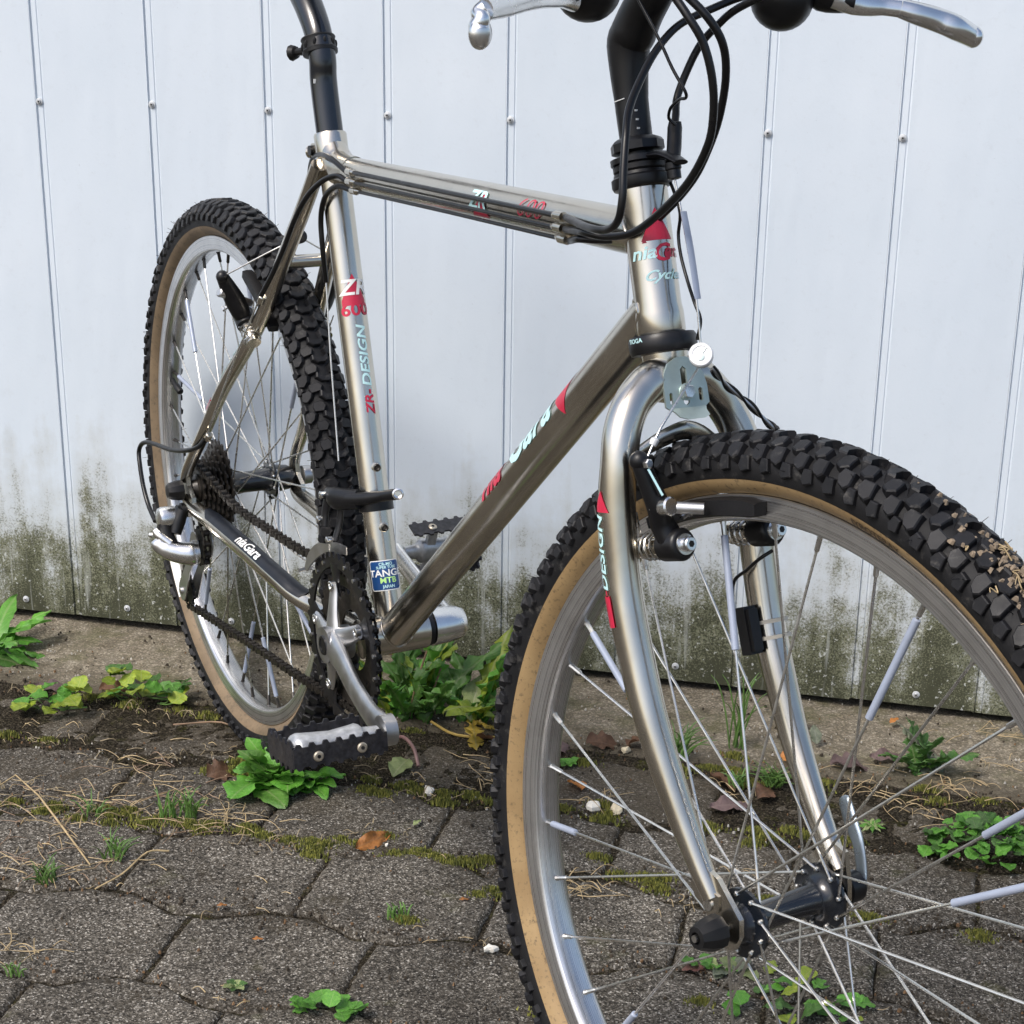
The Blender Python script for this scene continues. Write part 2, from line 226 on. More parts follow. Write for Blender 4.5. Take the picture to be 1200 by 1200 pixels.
class G:
    def __init__(s): s.v = []; s.f = []
    def ring(s, pts): i = len(s.v); s.v += [tuple(p) for p in pts]; return list(range(i, i + len(pts)))
    def skin(s, rings, closed=True, cap=True, loop=False):
        for a, b in list(zip(rings[:-1], rings[1:])) + ([(rings[-1], rings[0])] if loop else []):
            n = len(a)
            for i in range(n if closed else n - 1):
                j = (i + 1) % n; s.f.append((a[i], a[j], b[j], b[i]))
        if cap and closed and not loop: s.f.append(tuple(reversed(rings[0]))); s.f.append(tuple(rings[-1]))
        return s
    def tube(s, P, r, n=14, cap=True, flat=1.0, flatdir=None, sm=0):
        P = [V(p) for p in P]
        if sm: P = spline(P, sm)
        rr = r if isinstance(r, (list, tuple)) else [r, r]
        rings = []
        for i, (p, (u, w, t)) in enumerate(zip(P, frames(P))):
            q = lerpl(rr, i / max(1, len(P) - 1))
            if flatdir is not None:
                w = V(flatdir); w = (w - t * w.dot(t)).normalized(); u = w.cross(t)
            rings.append(s.ring([p + (u * math.cos(2 * PI * k / n) + w * math.sin(2 * PI * k / n) * flat) * q for k in range(n)]))
        return s.skin(rings, cap=cap)
    def cyl(s, a, b, r, r2=None, n=18, bev=0):
        a, b = V(a), V(b); r2 = r if r2 is None else r2; d = (b - a).normalized()
        if bev: return s.tube([a, a + d * .0001, a + d * bev, b - d * bev, b - d * .0001, b], [0.6 * r, r - bev, r, r2, r2 - bev, .6 * r2], n)
        return s.tube([a, b], [r, r2], n)
    def rods(s, prof, o, ax, n=24, cap=True):   # prof: (height, radius)
        o, ax = V(o), V(ax).normalized(); u = ax.orthogonal().normalized(); w = ax.cross(u)
        return s.skin([s.ring([o + ax * h + (u * math.cos(2 * PI * k / n) + w * math.sin(2 * PI * k / n)) * r for k in range(n)]) for h, r in prof], cap=cap)
    def wheel(s, prof, n=120, a0=0, a1=2 * PI, c=(0, 0, 0), closedprof=False):   # prof: (r, y) swept about y
        full = abs(a1 - a0 - 2 * PI) < 1e-6; m = n if full else n + 1; rings = []
        for k in range(m):
            a = a0 + (a1 - a0) * k / n
            rings.append(s.ring([(c[0] + r * math.cos(a), c[1] + y, c[2] + r * math.sin(a)) for r, y in prof]))
        return s.skin(rings, closed=closedprof, loop=full, cap=not full and closedprof)
    def box(s, c, sz, mx=None):
        c = V(c); h = V(sz) / 2; i = len(s.v)
        for x in (-1, 1):
            for y in (-1, 1):
                for z in (-1, 1):
                    p = V((x * h.x, y * h.y, z * h.z)); s.v.append(tuple(c + (mx @ p if mx else p)))
        s.f += [tuple(i + k for k in f) for f in ((0, 1, 3, 2), (4, 6, 7, 5), (0, 4, 5, 1), (2, 3, 7, 6), (0, 2, 6, 4), (1, 5, 7, 3))]; return s
    def prism(s, P, off, taper=1.0):
        P = [V(p) for p in P]; off = V(off); c = sum(P, V()) / len(P)
        a = s.ring(P); b = s.ring([c + (p - c) * taper + off for p in P]); n = len(P)
        for i in range(n): j = (i + 1) % n; s.f.append((a[i], a[j], b[j], b[i]))
        s.f.append(tuple(reversed(a))); s.f.append(tuple(b)); return s
    def ball(s, c, r, n=12, m=8, sc=(1, 1, 1)):
        rings = []
        for i in range(m + 1):
            t = PI * i / m; rr = max(math.sin(t), .02) * r
            rings.append(s.ring([(c[0] + rr * math.cos(2 * PI * k / n) * sc[0], c[1] + rr * math.sin(2 * PI * k / n) * sc[1], c[2] - math.cos(t) * r * sc[2]) for k in range(n)]))
        return s.skin(rings)
    def gear(s, r, rin, T, y0, y1, c=(0, 0, 0), h=.004, ph=0):
        out = []
        for k in range(T):
            for q, rr in ((-.34, r - h), (-.14, r), (.14, r), (.34, r - h)):
                a = 2 * PI * (k + q + .5) / T + ph; out.append((rr, a))
        def rg(y, inner): return s.ring([(c[0] + (rin if inner else rr) * math.cos(a), y, c[2] + (rin if inner else rr) * math.sin(a)) for rr, a in out])
        a, b, d, e = rg(y0, 1), rg(y0, 0), rg(y1, 0), rg(y1, 1)
        return s.skin([a, b, d, e], loop=True)
    def mesh(s, name, mat, ang=35, smooth=True):
        me = bpy.data.meshes.new(name); me.from_pydata(s.v, [], s.f); me.update()
        bm = bmesh.new(); bm.from_mesh(me); bmesh.ops.recalc_face_normals(bm, faces=bm.faces); bm.to_mesh(me); bm.free()
        if smooth:
            me.shade_smooth(); me.set_sharp_from_angle(angle=R(ang))
        if mat: me.materials.append(mat if not isinstance(mat, str) else MT[mat])
        return me
    def build(s, name, mat, parent=None, mw=None, ang=35, smooth=True, **props):
        return link(name, s.mesh(name, mat, ang, smooth), parent, mw, **props)
def link(name, data, parent=None, mw=None, **props):
    o = bpy.data.objects.new(name, data); sc.collection.objects.link(o)
    if parent is not None: o.parent = parent
    if mw is not None: o.matrix_local = mw
    for k, v in props.items(): o[k] = v
    return o
def tag(o, label, cat, group=None):
    o['label'] = label; o['category'] = cat
    if group: o['group'] = group
    return o
def T3(v): return M.Translation(V(v))
# ================================================================== THE SETTING
WD, SX, SS = K['d'], K['sx0'], K['ss']
def mat_paver():
    n = N('weathered_exposed_concrete')
    oi = n.n('ObjectInfo'); geo = n.n('NewGeometry')
    pos = geo.outputs['Position']
    ag = n.voro(620, co=pos, out='Color'); sep = n.n('SeparateColor'); n.l(ag, sep.inputs[0])
    c = n.ramp(sep.outputs[0], [(0, (.032, .030, .027)), (.32, (.08, .075, .066)), (.58, (.125, .117, .103)), (.80, (.19, .18, .162)), (.94, (.33, .32, .295)), (1, (.55, .54, .51))])
    fine = n.ramp(n.noise(1500, co=pos, detail=4), [(.35, .6), (.7, 1.35)])
    c = n.mix(1.0, c, fine, 'MULTIPLY')
    big = n.ramp(n.noise(9, co=pos, detail=8, rough=.65), [(.3, .62), (.72, 1.35)])
    c = n.mix(1.0, c, big, 'MULTIPLY')
    pit = n.ramp(n.noise(190, co=pos, detail=6, rough=.7), [(.36, .35), (.5, 1.0)])
    c = n.mix(1.0, c, pit, 'MULTIPLY')
    per = n.ramp(oi.outputs['Random'], [(0, .85), (1, 1.15)]); c = n.mix(1.0, c, per, 'MULTIPLY')
    st = n.ramp(n.noise(16, co=pos, detail=9, rough=.72, dist=.4), [(.56, 0.0), (.70, .72)])
    c = n.mix(st, c, (.045, .036, .022))
    mo = n.ramp(n.noise(11, co=pos, detail=9, rough=.7), [(.60, 0.0), (.73, .6)])
    c = n.mix(mo, c, (.075, .08, .022))
    so = n.n('SeparateXYZ'); n.l(n.tc.outputs['Object'], so.inputs[0])
    ex = n.math('DIVIDE', n.math('ABSOLUTE', so.outputs[0]), .097); ey = n.math('DIVIDE', n.math('ABSOLUTE', so.outputs[1]), .074)
    ed = n.math('MINIMUM', n.math('POWER', n.math('MAXIMUM', ex, ey), 7.0), 1.0)
    dm = n.math('ADD', n.math('MULTIPLY', ed, .20), n.noise(48, co=pos, detail=9, rough=.75))
    c = n.mix(n.ramp(dm, [(.66, 0.0), (.88, .85)]), c, n.ramp(n.noise(420, co=pos, detail=6, rough=.8), [(.3, (.025, .021, .015)), (.6, (.06, .052, .038)), (.8, (.14, .125, .095))]))
    sy = n.n('SeparateXYZ'); n.l(pos, sy.inputs[0])
    dd = n.math('ADD', n.math('MULTIPLY', n.math('ADD', sy.outputs[1], .33), 1.1), n.noise(17, co=pos, detail=9, rough=.72))
    c = n.mix(n.ramp(dd, [(.62, 0.0), (.95, .78)]), c, n.ramp(n.noise(300, co=pos, detail=8, rough=.8), [(.3, (.03, .026, .019)), (.55, (.085, .074, .056)), (.8, (.22, .195, .155))]))
    c = n.mix(1.0, c, (.86, .82, .77), 'MULTIPLY')
    n.set(Base_Color=c, Roughness=.95, Specular_IOR_Level=.15)
    n.bump(n.noise(190, co=pos, detail=7, rough=.7), .55, .004)
    n.bump(n.voro(620, co=pos), .6, .0012); return n.m
def mat_soil():
    n = N('dark_joint_soil'); p = n.n('NewGeometry').outputs['Position']
    c = n.ramp(n.noise(260, co=p, detail=8, rough=.8), [(.3, (.022, .018, .013)), (.55, (.058, .049, .035)), (.8, (.16, .14, .105))])
    gs = n.n('SeparateColor'); n.l(n.voro(520, co=p, out='Color'), gs.inputs[0])
    c = n.mix(1.0, c, n.ramp(gs.outputs[0], [(0, .35), (.5, .9), (.85, 1.6), (1, 3.2)]), 'MULTIPLY')
    mo = n.ramp(n.noise(26, co=p, detail=9, rough=.8), [(.54, 0.0), (.68, .8)])
    c = n.mix(mo, c, n.ramp(n.noise(500, co=p), [(.3, (.03, .035, .008)), (.7, (.12, .12, .025))]))
    n.set(Base_Color=c, Roughness=1.0, Specular_IOR_Level=.08); n.bump(n.noise(330, co=p, detail=8, rough=.8), 1.0, .010); n.bump(n.voro(520, co=p), 1.0, .003); return n.m
def mat_strip():
    n = N('tan_foundation_concrete'); p = n.n('NewGeometry').outputs['Position']
    c = n.ramp(n.noise(42, co=p, detail=10, rough=.7), [(.3, (.105, .088, .06)), (.52, (.19, .165, .125)), (.75, (.28, .25, .20))])
    fl = n.n('SeparateColor'); n.l(n.voro(480, co=p, out='Color'), fl.inputs[0])
    c = n.mix(1.0, c, n.ramp(fl.outputs[0], [(0, .62), (.7, 1.0), (.95, 1.7)]), 'MULTIPLY')
    g = n.ramp(n.noise(13, co=p, detail=8, rough=.7), [(.5, 0.0), (.68, .7)])
    c = n.mix(g, c, (.085, .085, .035))
    sx = n.n('SeparateXYZ'); n.l(p, sx.inputs[0])
    dirt = n.math('ADD', n.math('MULTIPLY', n.math('SUBTRACT', .15, sx.outputs[1]), 7.0), n.noise(22, co=p, detail=8, rough=.75))
    c = n.mix(n.ramp(dirt, [(.55, 0.0), (1.05, .8)]), c, n.ramp(n.noise(300, co=p), [(.3, (.03, .024, .016)), (.7, (.10, .085, .06))]))
    n.set(Base_Color=c, Roughness=.93, Specular_IOR_Level=.2)
    n.bump(n.noise(120, co=p, detail=8, rough=.72), .7, .004); return n.m
def mat_wall():
    n = N('pale_blue_coated_sheet_with_algae'); p = n.n('NewGeometry').outputs['Position']
    sx = n.n('SeparateXYZ'); n.l(p, sx.inputs[0]); z = sx.outputs[2]; x = sx.outputs[0]
    base = n.ramp(n.noise(5, co=p, detail=4), [(.3, (.565, .63, .70)), (.7, (.605, .665, .73))])
    pit = n.ramp(n.noise(210, co=p, detail=3, rough=.6), [(.70, 0.0), (.78, .42)]); base = n.mix(pit, base, (.30, .33, .37))
    fs = n.ramp(n.noise(85, co=p, detail=9, rough=.8), [(.55, 0.0), (.72, .25)]); base = n.mix(fs, base, (.44, .47, .50))
    # growth climbs from the bottom edge: height + streaks + blotches
    st = n.noise(1.0, co=mapv(n, p, (26, 26, 3.0)), detail=6, rough=.6)
    bl = n.noise(14, co=p, detail=8, rough=.68)
    h = n.math('SUBTRACT', 1.0, n.math('DIVIDE', z, .30))
    m = n.math('ADD', n.math('MULTIPLY', h, 1.18), n.math('ADD', n.math('MULTIPLY', n.math('SUBTRACT', st, .5), 1.25), n.math('MULTIPLY', n.math('SUBTRACT', bl, .5), 1.3)))
    # joints stay cleaner: run-off washes the strip beside each seam
    ph = n.math('FRACT', n.math('DIVIDE', n.math('SUBTRACT', x, SX - .006), SS))
    clean = n.math('SUBTRACT', 1.0, n.math('SMOOTH_MIN', n.math('MULTIPLY', n.math('ABSOLUTE', n.math('SUBTRACT', ph, .10)), 9.0), 1.0, .2))
    m = n.math('SUBTRACT', m, n.math('MULTIPLY', clean, .30))
    grit = n.noise(330, co=p, detail=7, rough=.8)
    m2 = n.math('ADD', m, n.math('MULTIPLY', n.math('SUBTRACT', grit, .5), 1.7))
    haze = n.ramp(m, [(.12, 0.0), (.75, .75)])
    c = n.mix(haze, base, (.40, .405, .375))
    film = n.ramp(m2, [(.52, 0.0), (.80, .95)])
    gc = n.ramp(n.noise(60, co=p, detail=8, rough=.7), [(.3, (.06, .063, .032)), (.55, (.135, .140, .080)), (.8, (.29, .29, .215))])
    c = n.mix(film, c, gc)
    dk = n.ramp(n.math('ADD', m, n.math('MULTIPLY', n.math('SUBTRACT', n.noise(420, co=p, detail=5, rough=.7), .5), 2.6)), [(.90, 0.0), (1.12, .85)])
    c = n.mix(dk, c, (.03, .032, .016))
    sp = n.ramp(n.noise(180, co=p, detail=3), [(.64, 0.0), (.69, .9)]); c = n.mix(n.math('MULTIPLY', sp, haze), c, (.58, .60, .58))
    dr = n.ramp(n.noise(1.0, co=mapv(n, p, (75, 75, 5.0)), detail=4, rough=.6), [(.60, 0.0), (.70, .55)]); c = n.mix(n.math('MULTIPLY', dr, haze), c, (.47, .49, .47))
    n.set(Base_Color=c, Roughness=n.ramp(film, [(0, .36), (1, .85)]), Specular_IOR_Level=.4)
    n.bump(n.noise(1.0, co=mapv(n, p, (9, 9, 2.2)), detail=3), .35, .012)
    n.bump(n.noise(260, co=p, detail=4), .12, .0012); n.bump(film, .4, .0012)
    return n.m
def mapv(n, vec, scale):
    o = n.n('VectorMath', operation='MULTIPLY'); n.l(vec, o.inputs[0]); o.inputs[1].default_value = scale; return o.outputs[0]
M_PAV, M_SOIL, M_STRIP, M_WALL = mat_paver(), mat_soil(), mat_strip(), mat_wall()
GZ = .0055      # paving level
M_DARK = plain('dark_plinth', (.02, .019, .017), .9)

# ground sheet to the horizon
g = G(); s = 150; g.v = [(-s, -s, -.025), (s, -s, -.025), (s, s, -.025), (-s, s, -.025)]; g.f = [(0, 1, 2, 3)]
g.build('ground', M_PAV, kind='structure', smooth=False)
# joint filling under the pavers
g = G(); nx, ny = 460, 240; x0, x1, y0, y1 = -1.2, 1.9, -1.55, .075
for j in range(ny + 1):
    for i in range(nx + 1):
        x = x0 + (x1 - x0) * i / nx; y = y0 + (y1 - y0) * j / ny
        up = .0042 * math.exp(-((y + .232 + .008 * math.sin(x * 23)) / .016) ** 2) * (.55 + .9 * noise.noise(V((x * 14, 1, 2)))) + .0046 * math.exp(-((y + .088) / .018) ** 2) * (.6 + .9 * noise.noise(V((x * 11, 5, 2)))) + .005 * math.exp(-((y - .055) / .015) ** 2)
        g.v.append((x, y, GZ - .0050 + up + .0018 * noise.noise(V((x * 34, y * 34, 3))) + .0014 * noise.noise(V((x * 8, y * 8, 7))) + .0016 * noise.noise(V((x * 110, y * 110, 1)))))
for j in range(ny):
    for i in range(nx): a = j * (nx + 1) + i; g.f.append((a, a + 1, a + nx + 2, a + nx + 1))
g.build('joint_soil', M_SOIL, kind='structure')
# foundation strip
g = G(); nx, ny = 260, 30; y0, y1 = .056, .36
for j in range(ny + 1):
    for i in range(nx + 1):
        x = -1.2 + 3.1 * i / nx; y = y0 + (y1 - y0) * j / ny
        e = .012 * noise.noise(V((x * 9, 1, 1))) + .006 * noise.noise(V((x * 40, 2, 1))) if j == 0 else 0
        z = GZ - .002 - .0035 * (y - y0) / .24 + .0022 * noise.noise(V((x * 18, y * 18, 0))) + .0012 * noise.noise(V((x * 60, y * 60, 4)))
        if j == 0: z -= .012
        if j == 1: z -= .003 + .003 * noise.noise(V((x * 22, y * 3, 9)))
        g.v.append((x, y + e, z))
for j in range(ny):
    for i in range(nx): a = j * (nx + 1) + i; g.f.append((a, a + 1, a + nx + 2, a + nx + 1))
g.build('concrete_strip', M_STRIP, kind='structure')

# pavement of interlocking wavy blocks
pav = link('pavement', None, kind='structure')
PX, PY = .1945, .1485
def wave(x):   # stepped wave of an interlocking block, period PX
    t = (x / PX) % 1.0; v = math.cos(2 * PI * t); return .0135 * max(-1, min(1, v * 1.35))
def paver_mesh(seed):
    rnd = random.Random(seed); g = G(); n, m = 22, 16; gap = .0010
    for j in range(m + 1):
        for i in range(n + 1):
            u, w = i / n, j / m
            # cluster samples near the edges for the worn arris
            su = .5 - .5 * math.cos(PI * u) if 0 < i < n else u; sw = .5 - .5 * math.cos(PI * w) if 0 < j < m else w
            su = u * .4 + su * .6; sw = w * .4 + sw * .6
            x = -PX / 2 + gap + (PX - 2 * gap) * su
            lo = -PY / 2 + gap + wave(x + PX / 2); hi = PY / 2 - gap + wave(x)
            y = lo + (hi - lo) * sw
            ed = min(su, 1 - su) * PX; ev = min(sw, 1 - sw) * PY; e = min(ed, ev)
            z = -.0036 * math.exp(-e / .0011) - .0005 * math.exp(-e / .010)
            z += .0013 * noise.noise(V((x * 26 + seed, y * 26, 0))) + .0008 * noise.noise(V((x * 80, y * 80, seed)))
            if e < .012: z -= .007 * max(0, noise.noise(V((x * 45, y * 45, seed + 5)))) * (1 - e / .012)
            jx = .0018 * noise.noise(V((x * 60, y * 60, seed + 9))) if e < .001 else 0
            g.v.append((x + jx, y + jx, z))
    for j in range(m):
        for i in range(n): a = j * (n + 1) + i; g.f.append((a, a + 1, a + n + 2, a + n + 1))
    edge = [i for i in range(n + 1)] + [j * (n + 1) + n for j in range(1, m + 1)] + [m * (n + 1) + i for i in range(n - 1, -1, -1)] + [j * (n + 1) for j in range(m - 1, 0, -1)]
    low = g.ring([(g.v[k][0], g.v[k][1], -.03) for k in edge])
    for i in range(len(edge)): j = (i + 1) % len(edge); g.f.append((edge[i], edge[j], low[j], low[i]))
    return g.mesh('paver', M_PAV, 60)
pms = [paver_mesh(11 * k + 3) for k in range(7)]
rnd = random.Random(5)
for row in range(11):
    yc = -.020 - row * PY
    ph = .0955 if row % 2 == 1 else .0955 + PX / 2    # cross joints
    for k in range(-7, 9):
        xc = ph + PX / 2 + k * PX
        if xc < -1.25 or xc > 1.75: continue
        dz = rnd.uniform(-.0022, .0012) - (.0035 if row == 0 else 0)
        link('paver', rnd.choice(pms), pav, T3((xc, yc, dz + GZ)) @ M.Rotation(rnd.uniform(-.012, .012), 4, 'X') @ M.Rotation(rnd.uniform(-.014, .014), 4, 'Y') @ M.Rotation(rnd.uniform(-.006, .006), 4, 'Z'))

# sheet metal wall
wall = link('metal_wall', None); wall.location = (SX, WD, 0)
tag(wall, 'pale blue sheet metal wall with narrow vertical ribs and green algae along its bottom edge', 'wall')
def panel_mesh():
    g = G(); z0, z1 = .0125, 2.6
    pr = [(0, 0), (.0010, -.0006), (.0022, .0024), (.0040, .0012), (.0100, .0006), (.0112, .0016), (.0130, 0), (.05, .0002), (.0835, -.0002), (.12, .0001), (SS - .0002, 0)]
    zs = [z0, z0 + .1, .4, .9, 1.6, z1]
    fr = [g.ring([(x, y, z) for x, y in pr]) for z in zs]; g.skin(fr, closed=False)
    bk = [g.ring([(x, y + .004, z) for x, y in pr]) for z in zs[:2]]
    n = len(pr)
    for i in range(n - 1): g.f.append((fr[0][i], fr[0][i + 1], bk[0][i + 1], bk[0][i])); g.f.append((bk[0][i], bk[0][i + 1], bk[1][i + 1], bk[1][i]))
    return g.mesh('wall_panel', M_WALL, 25)
pm = panel_mesh()
wr = random.Random(3)
for i in range(-6, 16):
    link('wall_panel', pm, wall, T3((i * SS, wr.uniform(-.0004, .0004), wr.uniform(-.0012, .0012))) @ M.Rotation(wr.uniform(-.003, .003), 4, 'Z'))
def screw_meshes():
    w = G().rods([(0, .0038), (.0008, .0048), (.0014, .0046), (.0020, .0034)], (0, 0, 0), (0, -1, 0), 20).mesh('washer', plain('weathered_washer', (.50, .52, .54), .5, .1))
    h = G().rods([(.0018, .0027), (.0030, .0025), (.0035, .0020)], (0, 0, 0), (0, -1, 0), 14)
    return w, h.mesh('screw', plain('screw_head', (.42, .43, .44), .4, .4))
wm, hm = screw_meshes()
dot = G().rods([(.0034, .0012), (.0038, .0010)], (0, 0, 0), (0, -1, 0), 8).mesh('screw_socket', 'black')
for i in range(-3, 14):
    for dx, z, y in ((.0062, K['hs'], .0006), (.0835 if i % 1 == 0 else 0, K['hb'], 0)):
        s = link('screw', hm, wall, T3((i * SS + dx, y, z + wr.uniform(-.002, .002))))
        link('washer', wm, s); link('screw_socket', dot, s)
g = G().box((.3, WD + .14, .05), (3.4, .2, .16)); g.build('wall_plinth', M_DARK, kind='structure')
g = G().box((.55, WD + .12, 1.3), (3.3, .2, 2.55)); g.build('building_behind_wall', M_DARK, kind='structure')


# ================================================================== THE BICYCLE
RT = .331
bike = link('bicycle', None); RZ = M([[*r, 0] for r in K['RZ']] + [[0, 0, 0, 1]]); bike.matrix_world = RZ
tag(bike, 'silver nickel plated mountain bike with tan wall knobbly tyres and black stem', 'bicycle')
S3 = M(K['S']); A0, F0, AX, PF, BB, SD = (V(K[k]) for k in ('A0', 'F0', 'axis', 'pf', 'BB', 'sd'))
B = T3((0, 0, RT))
F = B @ T3(A0 + S3 @ (F0 - A0)) @ S3.to_4x4()        # fork frame: origin at the front axle, turned about the steering axis
def part(name, g, mat, mw=B, ang=35, **k): return g.build(name, mat, bike, mw, ang, **k)
def sub(name, g, mat, par, ang=35, **k): return g.build(name, mat, par, None, ang, **k)
def ax(t): return A0 + AX * t          # point of the steering axis, bike frame
def axF(t): return A0 - F0 + AX * t    # same in the fork frame

# ---------- transfers that follow a tube
def bend_bm(bm, A, Bp, r, phi, t0, ups, curve=None):
    """local x runs along the tube from A, local y goes round it, centred on angle phi measured from ups"""
    A, Bp = V(A), V(Bp); d = (Bp - A).normalized(); u = V(ups); u = (u - d * u.dot(d)).normalized(); w = d.cross(u)
    for v in bm.verts:
        a = -(phi + v.co.y / r); v.co = A + d * (t0 + v.co.x) + (u * math.cos(a) + w * math.sin(a)) * (r + .00025)
def text_bm(s, size, shear=0, rot=0, font_w=1.0, bold=.022):
    cu = bpy.data.curves.new('t', 'FONT'); cu.body = s; cu.size = size; cu.shear = shear; cu.align_x = 'CENTER'; cu.align_y = 'CENTER'; cu.offset = size * bold; cu.resolution_u = 3
    o = bpy.data.objects.new('t', cu); sc.collection.objects.link(o)
    bpy.context.view_layer.update(); me = bpy.data.meshes.new_from_object(o.evaluated_get(bpy.context.evaluated_depsgraph_get()))
    bpy.data.objects.remove(o); bpy.data.curves.remove(cu)
    bm = bmesh.new(); bm.from_mesh(me); bpy.data.meshes.remove(me)
    for v in bm.verts: v.co.x *= font_w
    if rot: bmesh.ops.rotate(bm, cent=(0, 0, 0), matrix=M.Rotation(rot, 3, 'Z'), verts=bm.verts)
    return bm
def poly_bm(P):
    bm = bmesh.new(); bm.faces.new([bm.verts.new((x, y, 0)) for x, y in P]); return bm
def slice_bm(bm, step=.0022):
    ys = [v.co.y for v in bm.verts]; y = min(ys) + step
    while y < max(ys):
        bmesh.ops.bisect_plane(bm, geom=bm.verts[:] + bm.edges[:] + bm.faces[:], plane_co=(0, y, 0), plane_no=(0, 1, 0)); y += step
    return bm
def decal(bm, mat, par, A, Bp, r, phi, t0, ups, name='decal', mw=None):
    slice_bm(bm); bend_bm(bm, A, Bp, r, phi, t0, ups)
    me = bpy.data.meshes.new(name); bm.to_mesh(me); bm.free(); me.materials.append(MT[mat]); return link(name, me, par, mw)

# ---------- frame
TTs = V((.2967, 0, .3981)); TTe = ax(.4672); STt = BB + SD * .4845; HB, HT = ax(.3990), ax(.4985); DTe = ax(.4165)
rST, rTT, rDT, rHT = .0143, .0152, .0166, .0163
top_tube = part('top_tube', G().tube([TTs, TTs.lerp(TTe, .5), TTe], [.0145, rTT, .0158], 28, sm=4), 'nickel')
seat_tube = part('seat_tube', G().tube([BB, STt - SD * .012], rST, 28), 'nickel')
G_ = G().tube([STt - SD * .034, STt - SD * .028, STt - SD * .002, STt], [rST, rST + .0014, rST + .0016, rST + .0006], 28)
lug = part('seat_lug', G_, 'nickel')
g = G()
g.tube([STt + V((.004, 0, -.010)), TTs + V((.016, 0, .004)), TTs + V((.05, 0, .0035))], [.0125, .0162, .0145], 20, sm=4)
g.cyl(STt - SD * .018 + V((-.010, 0, 0)), STt - SD * .019 + V((-.030, -.012, -.002)), .0058, n=16)
g.cyl(STt - SD * .018 + V((-.018, -.013, 0)), STt - SD * .018 + V((-.018, .014, 0)), .0068, n=18)
part('seat_lug', g, 'nickel')
part('binder_bolt', G().cyl(STt - SD * .018 + V((-.018, -.0165, 0)), STt - SD * .018 + V((-.018, -.0125, 0)), .0048, n=16), 'black')
down_tube = part('down_tube', G().tube([BB + V((.008, 0, .006)), DTe], [rDT, rDT], 30), 'nickel')
head_tube = part('head_tube', G().tube([HB, HB + AX * .0015, HB + AX * .014, HB + AX * .02, HT - AX * .016, HT - AX * .01, HT], [rHT + .0002, rHT + .0008, rHT + .0008, rHT, rHT, rHT + .0006, rHT + .0006], 32), 'nickel')
part('bottom_bracket_shell', G().rods([(-.0345, .0185), (-.034, .0195), (.034, .0195), (.0345, .0185)], BB, (0, 1, 0), 32), 'nickel')
part('bottom_bracket_cup', G().rods([(.0347, .0178), (.0395, .0178)], BB, (0, 1, 0), 28), 'black')
stays = []
for sy in (-1, 1):
    pts = [(.3245 - .022, sy * .0175, .4009 - .002)] + [(x, sy * -y, z) for x, y, z in D['stayR'][1:]]
    pts = [V(p) for p in pts]; pts[0] = V((.2985, sy * .0165, .403)); pts[1] = V((.271, sy * .019, .3655))
    pts[2] = V((.2285, sy * .024, .310)); pts[3] = V((.1742, sy * .030, .2386)); pts[4] = V((.1405, sy * .038, .1955)); pts[-1] = V((-.006, sy * .0665, .010))
    st = part('seat_stay', G().tube(pts, [.0078, .0082, .0082, .008, .008, .0078, .0075, .007, .0065], 16, sm=5), 'nickel'); stays.append(st)
    c = [V((x, sy * -y, z)) for x, y, z in D['chainstayR']]; c = [V((-.004, sy * .0665, -.0105))] + c[1:-1] + [V((.335, sy * .033, -.036)), V((.42, sy * .022, -.034))]
    cst = part('chain_stay', G().tube(c, [.0068, .0085, .0098, .0105, .0105, .0105, .0105, .011, .012], 18, sm=5), 'nickel')
    if sy < 0: cs_pts = spline(c, 5)
    # dropout
    g = G(); y0 = sy * .0665
    g.prism([(-.012, y0 - .0025, .016), (-.020, y0 - .0025, .004), (-.018, y0 - .0025, -.010), (-.006, y0 - .0025, -.034 if sy < 0 else -.016), (.006, y0 - .0025, -.032 if sy < 0 else -.016), (.010, y0 - .0025, -.014), (.026, y0 - .0025, -.018), (.022, y0 - .0025, -.004), (.006, y0 - .0025, .006), (.004, y0 - .0025, .018)], (0, .005, 0))
    part('dropout', g, 'nickel')
part('brake_bridge', G().cyl((.219, -.027, .297), (.219, .027, .297), .0068, n=16), 'nickel')
part('chain_stay_bridge', G().cyl((.365, -.028, -.036), (.365, .028, -.036), .0065, n=14), 'nickel')
for z in (.1279, .072):
    p = BB + SD * ((z + .032) / .9554); g = G()
    g.rods([(0, .0052), (.003, .005), (.0032, .0042), (.006, .0042), (.0062, .003)], p + V((rST - .002, 0, 0)), (1, -.25, .2), 14)
    part('bottle_boss', g, 'nickel'); part('bottle_bolt', G().rods([(.0055, .0036), (.0085, .0034), (.0090, .0026), (.0080, .0016)], p + V((rST - .002, 0, 0)), (1, -.25, .2), 12), 'oily')
